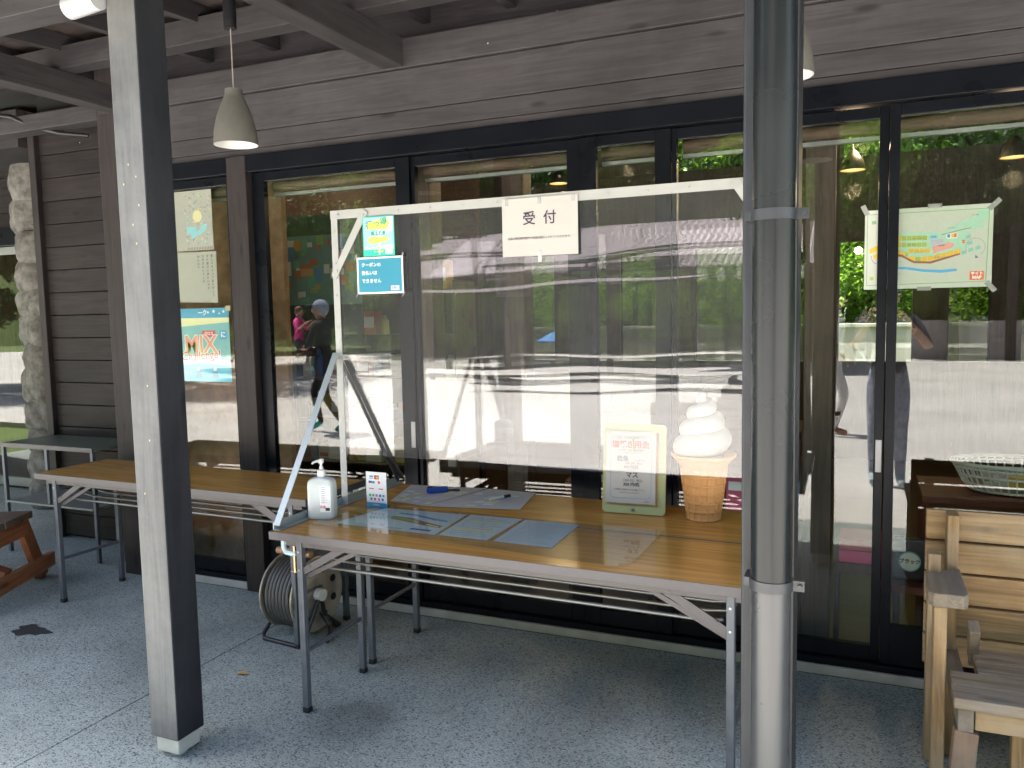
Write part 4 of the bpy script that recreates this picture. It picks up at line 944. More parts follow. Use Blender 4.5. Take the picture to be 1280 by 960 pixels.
# shelf units with goods
def shelf_unit(loc, rz, w, h, d, nsh, label, seed, dens=.8):
    t = thing('display_shelf', label, 'shelf', loc, rz, 'display shelves in the shop')
    m = MB().box(0, .02, 0, d, 0, h).box(w-.02, w, 0, d, 0, h).box(.021, w-.021, d-.012, d, 0, h); m.build('shelf_frame', WIN, t)
    for k in range(nsh): B(.021, w-.021, .0, d-.013, .12+k*(h-.2)/(nsh-1) , .14+k*(h-.2)/(nsh-1)).build('shelf_board', WIN, t)
    random.seed(seed)
    gds = []
    for k in range(nsh):
        z = .1405+k*(h-.2)/(nsh-1); x = .04
        while x < w-.14:
            ww, hh = random.uniform(.06, .13), min(random.uniform(.09, .2), (h-.2)/(nsh-1)-.06)
            if random.random() < dens: gds.append((x, z, ww, hh, random.randrange(len(GOODS))))
            x += ww+random.uniform(.003, .015)
    return t, gds
GOODS = [C('goods%d' % i, c, .4) for i, c in enumerate(((.03, .12, .45), (.55, .15, .04), (.65, .62, .55), (.05, .3, .25), (.5, .08, .12), (.6, .45, .08), (.15, .3, .5), (.4, .3, .2), (.7, .7, .7)))]
CN = ['blue', 'orange', 'cream', 'green', 'red', 'yellow', 'pale blue', 'tan', 'white']
def goods(loc, rz, gds, where):
    T_ = Matrix.Translation(loc)@Matrix.Rotation(rz, 4, 'Z')
    for i, (x, z, w, h, c) in enumerate(gds):
        p = T_@Vector((x+w/2, .10, z)); k = i % 3
        m = MB()
        if k == 0: m.box(-w/2, w/2, -.05, .05, 0, h, GOODS[c]).box(-w/2+.008, w/2-.008, -.0515, -.05, h*.3, h*.75, WH)
        elif k == 1: m.lathe([(.001, 0), (w*.4, 0), (w*.42, .01), (w*.42, h*.7), (w*.2, h*.85), (w*.18, h), (.001, h)], 14, GOODS[c])
        else: m.prism([(-w/2, -.03), (w/2, -.03), (w/2, .03), (-w/2, .03)], 0, h*.9, GOODS[c]).box(-w/2+.01, w/2-.01, -.0315, -.03, h*.1, h*.35, GOODS[(c+2) % 9])
        o = m.build(('box', 'jar', 'packet')[k], None); o.location = p; o.rotation_euler = (0, 0, rz)
        lab = '%s %s of goods on the %s' % (CN[c], ('box', 'jar', 'packet')[k], where)
        tag(o, lab, ('box', 'jar', 'packet')[k], lab)
t, g_ = shelf_unit((-3.85, 4.85, 0), 0, 1.35, 1.72, .3, 6, 'brown display shelf of goods seen through the vinyl left side', 21, .95); goods((-3.85, 4.85, 0), 0, g_, 'shelf seen behind the vinyl')
# counter with basket at the right
n = thing('shop_counter', 'red brown wooden counter inside the right hand window', 'counter', (.24, 3.78, 0))
B(0, 1.6, 0, .45, .66, .69).build('countertop', WINR, n, bevel=.003)
m = MB()
for z in (.05, .20, .35, .50): m.box(0.01, 1.59, .02, .04, z, z+.13)
m.build('front_boards', WINR, n, bevel=.003); B(.01, .03, .041, .44, 0, .659).build('side_panel', WINR, n); B(1.57, 1.59, .041, .44, 0, .659).build('side_panel', WINR, n)
n = thing('plastic_basket', 'white oval plastic basket on the counter inside the right window', 'basket', (.62, 3.98, .6905))
PLB = plain('basket_white', (.75, .77, .68), .45)
m = MB()
rings = ((.13, .0), (.165, .012), (.185, .04), (.2, .075), (.215, .108), (.222, .125))
for (r, z) in rings[1:]:
    m.tube([(r*1.15*math.cos(a), r*.8*math.sin(a), z) for a in [2*math.pi*i/40 for i in range(41)]], .0045 if z < .12 else .009, 6)
for i in range(44):
    a = 2*math.pi*i/44; m.tube([(r*1.15*math.cos(a), r*.8*math.sin(a), z) for r, z in rings], .004, 5)
m.lathe([(.001, .002), (.14, .002), (.165, .012)], 40, None, (0,0,0), Matrix.Diagonal((1.15, .8, 1, 1)))
m.build('basket_body', PLB, n, smooth='auto')
random.seed(9)
for i in range(7):
    o = MB().box(-.05, .05, -.03, .03, 0, .045, GOODS[random.randrange(9)]).box(-.04, .04, -.0315, -.03, .012, .034, WH).build('snack_packet', None, None, bevel=.004)
    o.location = (.62-.135+.045*i, 3.98+.02*((i % 3)-1), .705+.012*(i % 2)); o.rotation_euler = (0, R(random.uniform(-12, 12)), R(60+random.uniform(-20, 20)))
    tag(o, 'small coloured snack packet inside the white basket', 'packet', 'snack packets in the basket')
n = thing('coffee_pouch', 'black coffee pouch with round pale label behind the door glass', 'pouch', (.19, 3.66, .36))
m = MB().prism([(-.065, -.03), (.065, -.03), (.07, .03), (-.07, .03)], 0, .15).add; 
mm = MB(); prof = [(-.06, 0), (.06, 0), (.066, .02), (.064, .15), (.058, .175), (-.058, .175), (-.064, .15), (-.066, .02)]
up(prof, -.03, .03, mm, plain('pouch_black', (.012, .012, .015), .25)); mm.build('pouch', None, n, bevel=.008)
mm = MB(); up(ell(.0, .085, .042, .042, 28), -.0335, -.0312, mm, C('label_teal', (.12, .35, .38))); up(ell(.0, .085, .037, .037, 28), -.0345, -.0335, mm, C('label_cream', (.7, .68, .5))); mm.build('label', None, n)
text('ブラック', .020, INK, n, (0, -.0352, .085), bold=.04)
n = thing('stool', 'small wooden stool holding the coffee pouch behind the door', 'stool', (.20, 3.66, 0))
B(-.12, .12, -.1, .1, .33, .359).build('seat', WINR, n)
for x in (-.1, .08):
    for y in (-.08, .06): B(x, x+.02, y, y+.02, 0, .329).build('leg', WINR, n)
n = thing('pink_tray', 'pink and white flat carton stack low behind the door beside the post', 'carton', (-.08, 3.72, .30))
mm = MB().box(0, .2, 0, .2, .09, .14, C('pink', (.55, .04, .14))).box(0, .2, 0, .2, .145, .19, C('dull_red', (.4, .05, .07))); mm.build('carton', None, n)
n = thing('low_rack', 'dark low rack under the pink cartons behind the door', 'rack', (-.1, 3.70, 0)); B(0, .26, 0, .26, .35, .389).build('rack_top', WIN, n); n.children[0].location = (0,0,0)
for x in (0, .24): B(x, x+.02, 0, .26, 0, .349).build('rack_side', WIN, n)
# interior tables and long counter in the middle of the shop
n = thing('cash_counter', 'dark wooden cash counter in the middle of the shop behind the vinyl', 'counter', (-1.6, 4.6, 0))
B(0, 1.3, 0, .5, .78, .82).build('countertop', WIN, n); B(.03, 1.27, .03, .47, 0, .779).build('base', WINR, n)
n = thing('display_crate', 'red brown wooden crate of snacks inside the door behind the price board', 'crate', (-1.35, 3.75, .0))
mm = MB().box(0, .45, 0, .02, .45, .66).box(0, .45, .28, .3, .45, .66).box(0, .02, .021, .279, .45, .66).box(.43, .45, .021, .279, .45, .66).box(0.021, .429, .021, .279, .45, .465); mm.build('crate', WINR, n)
for x in (0.01, .41): B(x, x+.03, .01, .29, 0, .449).build('stand_leg', WINR, n)
for i in range(5):
    o = MB().box(-.035, .035, -.02, .02, 0, .20, GOODS[(i*2) % 9]).box(-.025, .025, -.0215, -.02, .09, .17, WH).build('snack_bag', None, None, bevel=.004)
    o.location = (-1.35+.07+i*.08, 3.88, .47); tag(o, 'upright snack bag in the red brown crate behind the tables', 'bag', 'snack bags in the crate')
n = thing('magazine_stand', 'stand with pink leaflets behind the ice cream display', 'stand', (-.58, 3.70, 0))
mm = MB().box(0, .36, 0, .25, .0, .56, WIN); mm.build('stand_body', None, n)
for i in range(3):
    o = MB().box(-.05, .05, -.004, .004, 0, .16, C('pinkcard', (.6, .1, .2)) if i == 0 else GOODS[(3*i) % 9]).box(-.04, .04, -.0052, -.004, .10, .14, WH).build('leaflet', None, None)
    o.location = (-.52+i*.11, 3.76, .561); o.rotation_euler = (R(-12), 0, 0); tag(o, 'leaflet standing on the stand behind the ice cream display', 'leaflet', 'leaflets on the stand')
# interior pendant lamps (lit)
GLO = plain('lit_bulb', (.02, .01, .005), .5, emit=(1, .5, .10), es=.14)
LSH = plain('lamp_shade_dark', (.03, .022, .018), .5)
def ilamp(x, y, z, label, r=.085):
    t = thing('ceiling_lamp', label, 'lamp', (x, y, z), 0, 'lit pendant lamps inside the shop')
    MB().lathe([(r, 0), (r*1.01, .006), (r*.8, .06), (r*.4, .10), (.015, .12), (.001, .121)], 28).build('lamp_shade', LSH, t, smooth='auto')
    MB().lathe([(.001, .012), (r*.6, .011), (r*.93, .006), (r*.93, .003), (r*.6, .001), (.001, .0)], 28).build('bulb', GLO, t, smooth='auto')
    MB().tube([(0, 0, .12), (0, 0, 3.4-z)], .003, 6).build('cord', BLACK, t)
    ld = bpy.data.lights.new('lamp_light', 'POINT'); ld.energy = 1.6; ld.color = (1, .72, .42); ld.shadow_soft_size = .05
    lo = bpy.data.objects.new('lamp_light', ld); COL.objects.link(lo); lo.parent = t; lo.location = (0, 0, -.12)
ilamp(-1.478, 5.5, 2.56, 'lit orange lamp seen in the narrow pane above the reception bar')
ilamp(-.076, 5.5, 2.32, 'lower lit orange lamp just right of the downpipe post', .075)
ilamp(-.039, 5.5, 2.57, 'upper lit orange lamp right of the downpipe post')
ilamp(.775, 5.5, 2.32, 'lit orange lamp near the right edge above the map', .075)
ilamp(-3.9, 4.55, 2.62, 'added orange lamp over the notice panel, hidden by the wooden post')  # unseen lamp added to brighten the interior
ilamp(-2.5, 6.9, 2.62, 'added unseen orange lamp deep in the shop behind the shelf')  # second unseen lamp, also added for interior light
# slim track light rail inside
n = thing('light_rail', 'white slim lighting rail slanting inside behind the upper glass', 'rail', (-5.4, 8.21, 2.9), R(-20.3))
MB().bar((0, 0, 0), (4.0, 0, 0), .012, .014).build('rail', ALU, n)
mm = MB()
for k in range(9): mm.box(.1+k*.46, .13+k*.46, -.01, .01, .008, .06)
mm.build('hanger', WPL, n); MB().tube([(.4, 0, .03), (.4, 0, .5)], .003, 6).tube([(3.3, 0, .03), (3.3, 0, .5)], .003, 6).build('cord', BLACK, n)

# ============================================================ outside, opposite the shop (seen in reflections) and behind it
BLOCK = plain('white_block', (.42, .38, .38), .8, noise=.08, nscale=3)
w_ = thing('garden_wall', 'low white garden wall behind the shop in front of bright greenery', 'wall', (0, 12, 0)); B(-12, 9, 0, .2, -.2, 1.2).build('wall', BLOCK, w_); B(-12.02, 9.02, -.02, .22, 1.2, 1.24).build('coping', CON, w_)
w_ = thing('boundary_wall', 'low pale wall at the far edge of the forecourt seen in reflection', 'wall', (0, -17.9, 0)); B(-1.2, 22, 0, .2, -.2, .95).build('wall', BLOCK, w_); B(-1.22, 22.02, -.02, .22, .95, 1.0).build('coping', CON, w_)
# pavilion
pv = thing('open_pavilion', 'open sided pavilion with pale corrugated roof reflected in the vinyl sheet', 'pavilion', (-10.6, -16.6, 0))
RS = plain('corrugated_roof', (.42, .37, .38), .45, .3, noise=.15, nscale=2)
vs = []; fs = []; nn = 240
for j, (y, z) in enumerate(((4.6, 2.45), (2.2, 3.55), (-.4, 2.45))):
    for i in range(nn+1): vs.append((i/nn*9.6, y, z+.025*math.sin(i*1.57)))
for j in range(2):
    for i in range(nn): a = j*(nn+1)+i; fs.append((a, a+1, a+nn+2, a+nn+1))
m = MB(); m.add(vs, fs); ro = m.build('roof', RS, pv); so = ro.modifiers.new('s', 'SOLIDIFY'); so.thickness = .01
for x in (.3, 2.55, 4.8, 7.05, 9.2):
    for y in (.2, 4.1): B(x, x+.13, y, y+.13, -.2, 2.42).build('post', WZ, pv)
for y in (.2, 4.1): B(0, 9.6, y, y+.13, 2.30, 2.44).build('beam', WX, pv)
for i in range(11): MB().bar((.2+i*.92, -.3, 2.46), (.2+i*.92, 2.2, 3.5), .05, .09).bar((.2+i*.92, 4.5, 2.46), (.2+i*.92, 2.2, 3.5), .05, .09).build('rafter', WY, pv)
# timber pergola posts further right
for i, (x, lab) in enumerate(((2.2, 'left'), (3.5, 'middle'), (5.0, 'right'))):
    o = B(-.11, .11, -.11, .11, -.2, 3.4).build('timber_post', WZ, loc=(x, -17.4, 0)); tag(o, '%s brown timber post at the far edge of the forecourt' % lab, 'post')
# leaf card trees
LEAF = []
for i, c in enumerate(((.045, .085, .016), (.12, .19, .035), (.022, .045, .012))):
    m_, n_, l_, b_ = newmat('leaves%d' % i); geo = n_.new('ShaderNodeNewGeometry'); rp = n_.new('ShaderNodeValToRGB')
    rp.color_ramp.elements[0].color = (*[v*.6 for v in c], 1); rp.color_ramp.elements[1].color = (*[min(1, v*1.7) for v in c], 1)
    l_.new(geo.outputs['Random Per Island'], rp.inputs[0]); l_.new(rp.outputs[0], b_.inputs['Base Color']); b_.inputs['Roughness'].default_value = .5
    b_.inputs['Specular IOR Level'].default_value = .3
    tl_ = n_.new('ShaderNodeBsdfTranslucent'); mx = n_.new('ShaderNodeMixShader'); mx.inputs[0].default_value = (.2, .4, .15)[i]; br = n_.new('ShaderNodeVectorMath'); br.operation = 'MULTIPLY'; br.inputs[1].default_value = (1.6, 1.9, .6)
    l_.new(rp.outputs[0], br.inputs[0]); l_.new(br.outputs[0], tl_.inputs[0]); l_.new(b_.outputs[0], mx.inputs[1]); l_.new(tl_.outputs[0], mx.inputs[2]); l_.new(mx.outputs[0], n_['Material Output'].inputs[0])
    LEAF.append(m_)
BARK = plain('bark', (.10, .075, .05), .9, noise=.3, nscale=8)
def crown_mesh(seed, H, W_, nleaf, ls, mat, lo=.22):
    rng = np.random.default_rng(seed); nb = 26
    t = rng.uniform(0, 1, nb); ang = rng.uniform(0, 2*np.pi, nb)
    bc = np.stack([np.cos(ang)*W_*.33*np.sin(np.pi*np.clip(t*.85+.1, 0, 1)), np.sin(ang)*W_*.33*np.sin(np.pi*np.clip(t*.85+.1, 0, 1)), H*(lo+(1-lo)*(.12+.8*t))], 1)
    br = rng.uniform(.09, .22, nb)*W_
    bi = rng.integers(0, nb, nleaf); d = rng.normal(size=(nleaf, 3)); d /= np.linalg.norm(d, axis=1)[:, None]
    rad = br[bi]*rng.uniform(.55, 1.08, nleaf)
    c = bc[bi]+d*rad[:, None]*np.array([1, 1, .75])
    a = rng.normal(size=(nleaf, 3)); a /= np.linalg.norm(a, axis=1)[:, None]; b = np.cross(a, rng.normal(size=(nleaf, 3))); b /= np.linalg.norm(b, axis=1)[:, None]
    s = ls*rng.uniform(.6, 1.3, nleaf)[:, None]
    v = np.stack([c-a*s, c-b*s*.45, c+a*s, c+b*s*.45], 1).reshape(-1, 3)
    me = bpy.data.meshes.new('crown'); me.vertices.add(len(v)); me.vertices.foreach_set('co', v.ravel())
    me.loops.add(nleaf*4); me.loops.foreach_set('vertex_index', np.arange(nleaf*4)); me.polygons.add(nleaf); me.polygons.foreach_set('loop_start', np.arange(0, nleaf*4, 4)); me.update(); me.validate(); me.materials.append(mat)
    return me, bc
def make_tree(seed, H, W_, nleaf, ls, mat, lo=.22):
    t = thing('broadleaf_tree', 'x', 'tree'); me, bc = crown_mesh(seed, H, W_, nleaf, ls, mat, lo)
    cr = bpy.data.objects.new('crown', me); COL.objects.link(cr); cr.parent = t
    m = MB().tube([(0, 0, -.3), (.05, .02, H*.25), (-.03, .05, H*.5), (0, 0, H*.8)], [W_*.035, W_*.027, W_*.017, W_*.006], 10)
    for p in bc[:9]: m.tube([(0, 0, min(H*.55, p[2]*.6)), tuple(np.array([p[0]*.5, p[1]*.5, p[2]*.85])), tuple(p)], [W_*.012, W_*.008, W_*.003], 6)
    m.build('trunk', BARK, t, smooth=True); return t
protos = [make_tree(1, 9, 7.5, 36000, .085, LEAF[0], .1), make_tree(2, 11, 8.5, 42000, .085, LEAF[1], .08), make_tree(3, 8, 7, 34000, .08, LEAF[2], .05), make_tree(4, 5, 6, 30000, .06, LEAF[1], .0)]
used = [False]*4
def tree(k, x, y, z, s, rz, label, group):
    t = protos[k] if not used[k] else copy_tree(protos[k]); used[k] = True
    t.location = (x, y, z); t.scale = (s, s, s); t.rotation_euler = (0, 0, rz); t['label'] = label; t['group'] = group
random.seed(31)
GA, GB = 'trees across the forecourt seen in reflections', 'trees behind the shop'
LA = {0: 'mid green tree across the forecourt seen only as a reflection', 1: 'light green tree across the forecourt seen only as a reflection', 2: 'dark green tree across the forecourt seen only as a reflection', 3: 'low bushy tree across the forecourt seen only as a reflection'}
LBk = {0: 'mid green tree behind the shop seen through the rear glass', 1: 'light green tree behind the shop seen through the rear glass', 2: 'dark green tree behind the shop seen through the rear glass', 3: 'low bushy light green tree behind the shop seen through the rear glass'}
for i in range(13):
    x = -22+i*3.6; tree((0, 2, 1, 2)[i % 4], x+random.uniform(-1, 1), -21.5+random.uniform(-1.5, 1.5), -.1, random.uniform(.95, 1.3), random.uniform(0, 6), LA[(0, 2, 1, 2)[i % 4]], GA)
for i in range(9):
    x = -20+i*5; tree((2, 0)[i % 2], x+random.uniform(-1, 1), -26.5+random.uniform(-1, 1), 1.2, random.uniform(1.3, 1.6), random.uniform(0, 6), LA[(2, 0)[i % 2]], GA)
for i in range(6): tree(3, -12+i*3.4, -19.0+random.uniform(-.4, .4), -.1, random.uniform(.5, .75), random.uniform(0, 6), LA[3], GA)
for i in range(12):
    x = -15+i*2.2; tree((1, 3, 0)[i % 3], x+random.uniform(-.5, .5), 16.0+random.uniform(-1, 1.5), -.1, random.uniform(.85, 1.15), random.uniform(0, 6), LBk[(1, 3, 0)[i % 3]], GB)
for i in range(6): tree(3, -9+i*2.6, 13.6, -.1, random.uniform(.6, .8), random.uniform(0, 6), LBk[3], GB)
for (x, y, k) in ((-15, -7.5, 0), (-16.5, -12.5, 2), (-19, -2, 0)): tree(k, x, y, -.1, .95, x, 'added tall %s tree shading the left forecourt, seen only as a reflection' % ('mid green', '', 'dark green')[k], 'added shade trees left of the forecourt')  # trees added to cast shade on the left forecourt
# wooded slopes
def slope_hill(y0, y1, h, name):
    vs = []; fs = []; nx, ny = 60, 16; rng = np.random.default_rng(5)
    for j in range(ny+1):
        for i in range(nx+1):
            x = -70+140*i/nx; t_ = j/ny; vs.append((x, y0+(y1-y0)*t_, -.3+h*t_**.8+rng.normal()*.5*t_+1.5*math.sin(x*.09)*t_))
    for j in range(ny):
        for i in range(nx): a = j*(nx+1)+i; fs.append((a, a+1, a+nx+2, a+nx+1))
    m = MB(); m.add(vs, fs); o = m.build(name, GRASS, smooth=True); tag(o, kind='structure')
    rng = np.random.default_rng(8); N = 90000
    c = np.stack([rng.uniform(-45, 45, N), rng.uniform(0, 1, N), rng.uniform(-.2, 2.6, N)], 1)
    yy_ = y0+(y1-y0)*c[:, 1]; zz_ = -.3+h*c[:, 1]**.8+1.5*np.sin(c[:, 0]*.09)*c[:, 1]+c[:, 2]*(.6+.5*np.sin(c[:, 0]*1.1)*np.cos(yy_*.9))
    P = np.stack([c[:, 0], yy_, zz_], 1); a = rng.normal(size=(N, 3)); a /= np.linalg.norm(a, axis=1)[:, None]; b = np.cross(a, rng.normal(size=(N, 3))); b /= np.linalg.norm(b, axis=1)[:, None]
    s = .19*rng.uniform(.6, 1.3, N)[:, None]; v = np.stack([P-a*s, P-b*s*.5, P+a*s, P+b*s*.5], 1).reshape(-1, 3)
    me = bpy.data.meshes.new('hillside_foliage'); me.vertices.add(len(v)); me.vertices.foreach_set('co', v.ravel()); me.loops.add(N*4); me.loops.foreach_set('vertex_index', np.arange(N*4)); me.polygons.add(N); me.polygons.foreach_set('loop_start', np.arange(0, N*4, 4)); me.update(); me.validate(); me.materials.append(LEAF[1] if y0 > 0 else LEAF[2])
    o = bpy.data.objects.new('hillside_foliage', me); COL.objects.link(o); tag(o, 'dense wooded hillside foliage %s' % ('behind the shop' if y0 > 0 else 'across the forecourt, raised to block sky light'), 'foliage', None, 'stuff')
slope_hill(19, 50, 22, 'hill'); slope_hill(-27, -62, 36, 'hill')  # slope across the forecourt made high and near to block sky light
# blue parasol behind the shop
n = thing('blue_parasol', 'blue parasol behind the shop seen through the rear glass', 'parasol', (-3.9, 11.0, 0))
MB().lathe([(.001, 1.30), (.45, 1.08), (.45, 1.06), (.001, 1.27)], 8).build('canopy', C('parasol_blue', (.03, .16, .55)), n); MB().tube([(0,0,-.1), (0,0,1.32)], .02, 8).build('pole', ALU, n)

# ============================================================ people (seen as reflections)
def person(name_label, loc, rz, J, parts_mat, hair=None, cap=None, extra=None, scale=1):
    """J: joints dict; bones list; one skinned continuous body, materials by nearest bone"""
    face_ = J.get('face', (0, 1, 0)); J = {k: v for k, v in J.items() if k != 'face'}
    names = list(J); idx = {k: i for i, k in enumerate(names)}
    bones = [('pelvis','waist'),('waist','chest'),('chest','neck'),('neck','head'),('chest','shL'),('shL','elL'),('elL','wrL'),('wrL','haL'),('chest','shR'),('shR','elR'),('elR','wrR'),('wrR','haR'),
             ('pelvis','hiL'),('hiL','knL'),('knL','anL'),('anL','toL'),('pelvis','hiR'),('hiR','knR'),('knR','anR'),('anR','toR')]
    rad = dict(pelvis=(.13,.11), waist=(.125,.10), chest=(.15,.115), neck=(.055,.055), head=(.05,.05), hiL=(.095,.095), hiR=(.095,.095), knL=(.06,.06), knR=(.06,.06), anL=(.042,.042), anR=(.042,.042), toL=(.038,.03), toR=(.038,.03),
               shL=(.06,.06), shR=(.06,.06), elL=(.042,.042), elR=(.042,.042), wrL=(.028,.028), wrR=(.028,.028), haL=(.034,.02), haR=(.034,.02))
    me = bpy.data.meshes.new('body'); me.from_pydata([tuple(Vector(J[k])*scale) for k in names], [(idx[a], idx[b]) for a, b in bones], [])
    o = bpy.data.objects.new('body', me); COL.objects.link(o)
    sk = o.modifiers.new('skin', 'SKIN'); sk.use_smooth_shade = True
    for i, k in enumerate(names):
        d = me.skin_vertices[0].data[i]; d.radius = tuple(v*scale for v in rad[k]); d.use_root = (k == 'pelvis')
    ss = o.modifiers.new('sub', 'SUBSURF'); ss.levels = ss.render_levels = 2
    dg = bpy.context.evaluated_depsgraph_get(); dg.update()
    nm = bpy.data.meshes.new_from_object(o.evaluated_get(dg), depsgraph=dg); bpy.data.objects.remove(o)
    # fingers, head and face merged into the same mesh
    mb = MB(); mb.v = [tuple(v.co) for v in nm.vertices]; mb.f = [list(p.vertices) for p in nm.polygons]
    mats = ['skin', 'shirt', 'pants', 'shoes', 'dark']
    bm_ = {'waist': 'shirt'}
    def seg_d(p, a, b):
        ab = b-a; t = max(0, min(1, (p-a).dot(ab)/max(1e-9, ab.length_squared))); return (p-a-ab*t).length, t
    cls = parts_mat['cls']
    fm = []
    for p in nm.polygons:
        c = p.center; best = None
        for a, b in bones:
            dd, t = seg_d(c, Vector(J[a])*scale, Vector(J[b])*scale)
            if best is None or dd < best[0]: best = (dd, a, b, t)
        fm.append(cls(best[1], best[2], best[3]))
    head = (Vector(J['head'])+Vector((0, -.0, .06)))*scale; fdir = Vector(face_); fdir = fdir.normalized()
    def ellip(c, rx, ry, rz_, mat, seg=18, rings=12, dirv=None):
        k = len(mb.v); dv = dirv or Vector((0, 1, 0)); ang = math.atan2(dv.y, dv.x)-math.pi/2; Tm = Matrix.Rotation(ang, 3, 'Z')
        for i in range(rings+1):
            th = math.pi*i/rings
            for j in range(seg):
                a = 2*math.pi*j/seg; v = Vector((rx*math.sin(th)*math.cos(a), ry*math.sin(th)*math.sin(a), rz_*math.cos(th)))
                if v.z < 0: v.x *= 1+.35*v.z/rz_*abs(v.z/rz_); 
                mb.v.append(tuple(c+Tm@v))
        for i in range(rings):
            for j in range(seg): a = k+i*seg+j; b = k+i*seg+(j+1) % seg; mb.f.append([a, b, b+seg, a+seg]); fm.append(mat)
    s_ = scale
    ellip(head, .078*s_, .098*s_, .118*s_, 0, dirv=fdir)
    sidev = Vector((fdir.y, -fdir.x, 0))
    ellip(head+fdir*.098*s_-Vector((0, 0, .012))*s_, .014*s_, .02*s_, .022*s_, 0, 8, 6, fdir)
    for s2 in (-1, 1):
        ellip(head+fdir*.088*s_+sidev*s2*.030*s_+Vector((0, 0, .012))*s_, .011*s_, .008*s_, .006*s_, 4, 8, 6, fdir)
        ellip(head+sidev*s2*.078*s_, .010*s_, .018*s_, .028*s_, 0, 8, 6, fdir)
    ellip(head+fdir*.090*s_-Vector((0, 0, .052))*s_, .022*s_, .006*s_, .006*s_, 4, 8, 6, fdir)
    # fingers
    for sfx in ('L', 'R'):
        w = Vector(J['wr'+sfx])*s_; h = Vector(J['ha'+sfx])*s_; d = (h-w).normalized(); up0 = Vector((0, 0, 1)) if abs(d.z) < .8 else Vector((0, 1, 0)); sv = d.cross(up0).normalized(); nv = sv.cross(d)
        for k, L in enumerate((.062, .072, .068, .052)):
            o0 = h+sv*(k-1.5)*.019*s_; p1 = o0+d*L*.45*s_; p2 = p1+(d*.8-nv*.5).normalized()*L*.35*s_; p3 = p2+(d*.4-nv*.8).normalized()*L*.3*s_
            t0 = len(mb.f); mb.tube([o0, p1, p2, p3], [.009*s_, .0085*s_, .008*s_, .006*s_], 7); fm += [0]*(len(mb.f)-t0)
        b0 = w.lerp(h, .4)+sv*-.028*s_; t0 = len(mb.f); mb.tube([b0, b0+(d*.6-sv*.8).normalized()*.035*s_, b0+(d-sv*.5).normalized()*.065*s_], [.012*s_, .0105*s_, .008*s_], 7); fm += [0]*(len(mb.f)-t0)
    t = thing('person', name_label, 'person', loc, rz)
    mb.m = fm; mb.mats = [parts_mat[k] for k in mats]
    body = mb.build('body', None, t, smooth=True)
    if hair:
        m = MB(); hc = head-fdir*.012*s_+Vector((0, 0, .018))*s_
        vs = []; fs = []; seg, rings = 22, 12
        ang = math.atan2(fdir.y, fdir.x)-math.pi/2; Tm = Matrix.Rotation(ang, 3, 'Z')
        for i in range(rings+1):
            th = math.pi*.62*i/rings
            for j in range(seg):
                a = 2*math.pi*j/seg; back = .5-.5*math.sin(a); t2 = th*(.72+.55*back)
                vs.append(hc+Tm@Vector((.088*s_*math.sin(t2)*math.cos(a), .106*s_*math.sin(t2)*math.sin(a), .118*s_*math.cos(t2))))
        for i in range(rings):
            for j in range(seg): a = i*seg+j; b = i*seg+(j+1) % seg; fs.append((a, b, b+seg, a+seg))
        m.add(vs, fs)
        if cap: 
            m.prism([(.0+.075*math.cos(R(a)), .075+.075*math.sin(R(a))) for a in range(0, 181, 20)], -.0, .008, None, Matrix.Translation(hc+Vector((0, 0, .045)))@Tm.to_4x4())
        m.build('cap' if cap else 'hair', cap or hair, t, smooth='auto')
    return t
SK = plain('skin', (.48, .29, .20), .5)
def stand_pose(lean=0, st=.12):
    return dict(pelvis=(0,0,.93), waist=(0,.01,1.08), chest=(0,.0,1.32), neck=(0,.01,1.47), head=(0,.03,1.53),
      shL=(-.18,0,1.40), elL=(-.25,-.02,1.13), wrL=(-.22,.12,.93), haL=(-.21,.18,.88), shR=(.18,0,1.40), elR=(.25,-.02,1.13), wrR=(.22,.12,.93), haR=(.21,.18,.88),
      hiL=(-.09,0,.86), knL=(-.10,.03,.48), anL=(-.10,0,.07), toL=(-.11,.15,.035), hiR=(.09,0,.86), knR=(.10,.03,.48), anR=(.10,0,.07), toR=(.11,.15,.035), face=(0,1,0))
# photographer: cap, blue-grey tee, patterned shorts, hands raised with a phone; standing behind the camera
J = stand_pose(); J.update(elR=(.30,.10,1.16), wrR=(.14,.30,1.36), haR=(.09,.345,1.43), elL=(-.27,.12,1.16), wrL=(-.17,.33,1.36), haL=(-.14,.37,1.43))
shirt = plain('navy_shirt', (.05,.055,.08), .9, noise=.2, nscale=14); shorts = plain('patterned_shorts', (.30,.33,.42), .9, noise=.7, nscale=22)
def cls1(a, b, t):
    if a in ('anL','anR'): return 3
    if a[:2] in ('hi', 'kn') or b[:2] == 'hi' : return 2
    if a in ('elL','elR','wrL','wrR'): return 0
    if a == 'neck': return 0
    return 1
person('standing photographer in cap, navy shirt and patterned trousers, seen reflected', (.20, -.50, -.02), 0, J, dict(skin=SK, shirt=shirt, pants=shorts, shoes=plain('pale_shoes', (.35,.45,.48), .7), dark=INK, cls=cls1), hair=INK, cap=plain('blue_grey_cap', (.25,.28,.40), .9))
n = thing('phone', 'black phone held up by the reflected photographer', 'phone', (.17, -.115, 1.45)); B(-.075, .075, 0, .008, -.037, .037).build('phone_body', BLACK, n, bevel=.003); MB().tube([(.05,.008,.02),(.05,.0095,.02)], .009, 12).build('lens', GLASS if False else plain('lens', (.02,.02,.03), .1), n)
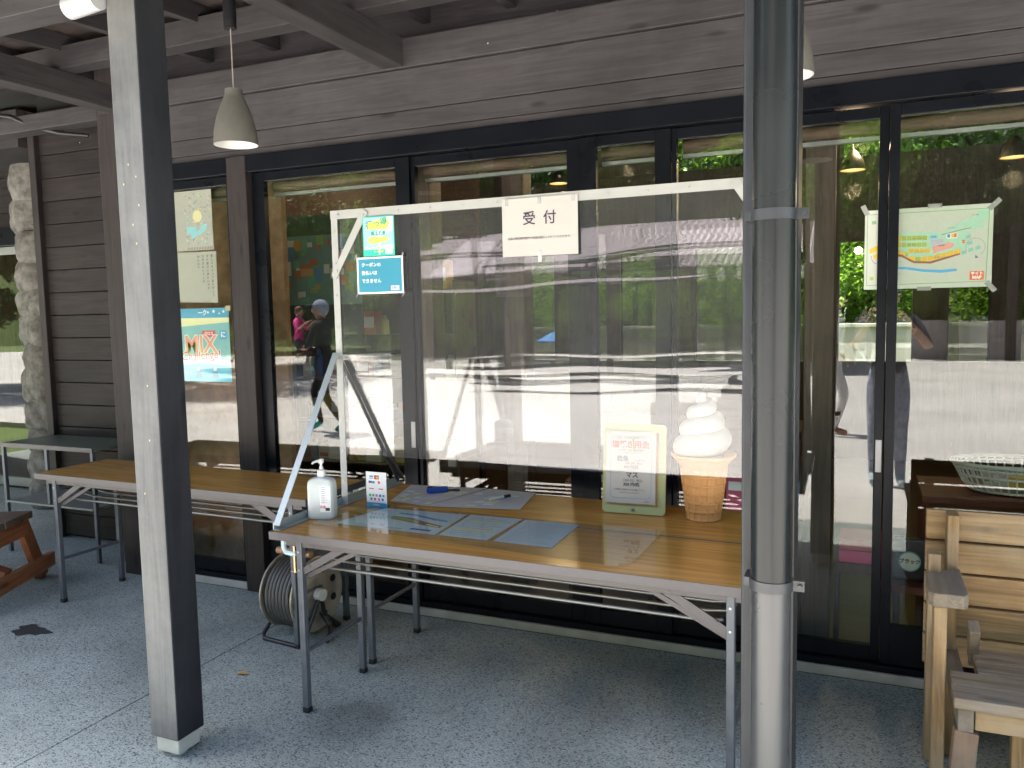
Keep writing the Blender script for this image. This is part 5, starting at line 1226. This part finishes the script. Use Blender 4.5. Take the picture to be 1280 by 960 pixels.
# walking man in black carrying a child in pink
J = stand_pose(); J.update(hiL=(-.09,0,.86), knL=(-.10,.20,.52), anL=(-.10,.10,.12), toL=(-.10,.25,.05), knR=(.10,-.05,.48), anR=(.10,-.28,.12), toR=(.11,-.17,.035), elR=(.24,.12,1.12), wrR=(.05,.27,1.10), haR=(-.02,.29,1.10), elL=(-.25,.10,1.12), wrL=(-.05,.27,1.02), haL=(.02,.29,1.02))
blk = plain('black_clothes', (.018,.018,.02), .9)
def cls2(a, b, t):
    if a in ('anL','anR'): return 3
    if a[:2] in ('hi','kn') or b[:2] == 'hi': return 2
    if a[:2] in ('el','wr') or a == 'neck': return 0
    return 1
person('man in black clothes walking with a child in his arms', (-6.42, -1.75, -.02), R(75), J, dict(skin=SK, shirt=blk, pants=blk, shoes=plain('teal_shoes', (.02,.30,.27), .7), dark=INK, cls=cls2), hair=INK, cap=plain('grey_cap', (.3,.32,.4), .9))
J = stand_pose(); J.update(hiL=(-.09,0,.86), knL=(-.15,.30,.72), anL=(-.14,.22,.38), toL=(-.14,.33,.31), hiR=(.09,0,.86), knR=(.15,.30,.72), anR=(.14,.22,.38), toR=(.14,.33,.31), elL=(-.28,.10,1.20), wrL=(-.20,.28,1.35), haL=(-.19,.33,1.38), elR=(.28,.10,1.20), wrR=(.20,.28,1.35), haR=(.19,.33,1.38))
person('small child in a pink top carried by the man in black', (-6.73, -1.66, .62), R(255), J, dict(skin=SK, shirt=plain('hot_pink', (.85,.06,.30), .8), pants=plain('dark_trousers', (.06,.05,.055), .8), shoes=plain('mint_sandals', (.15,.6,.5), .6), dark=INK, cls=cls2), hair=plain('brown_hair', (.12,.06,.03), .6), scale=.58)
# person in white
J = stand_pose(); J.update(knL=(-.10,.16,.50), anL=(-.10,.05,.09), toL=(-.10,.20,.04), knR=(.10,-.03,.48), anR=(.10,-.22,.10), toR=(.11,-.10,.035))
person('person in loose white clothes walking, reflected beside the brown column', (-.32, -3.2, -.02), R(-80), J, dict(skin=SK, shirt=plain('white_shirt', (.7,.69,.67), .9), pants=plain('off_white_trousers', (.62,.60,.58), .9), shoes=plain('brown_sandals', (.3,.16,.1), .7), dark=INK, cls=cls2), hair=INK)
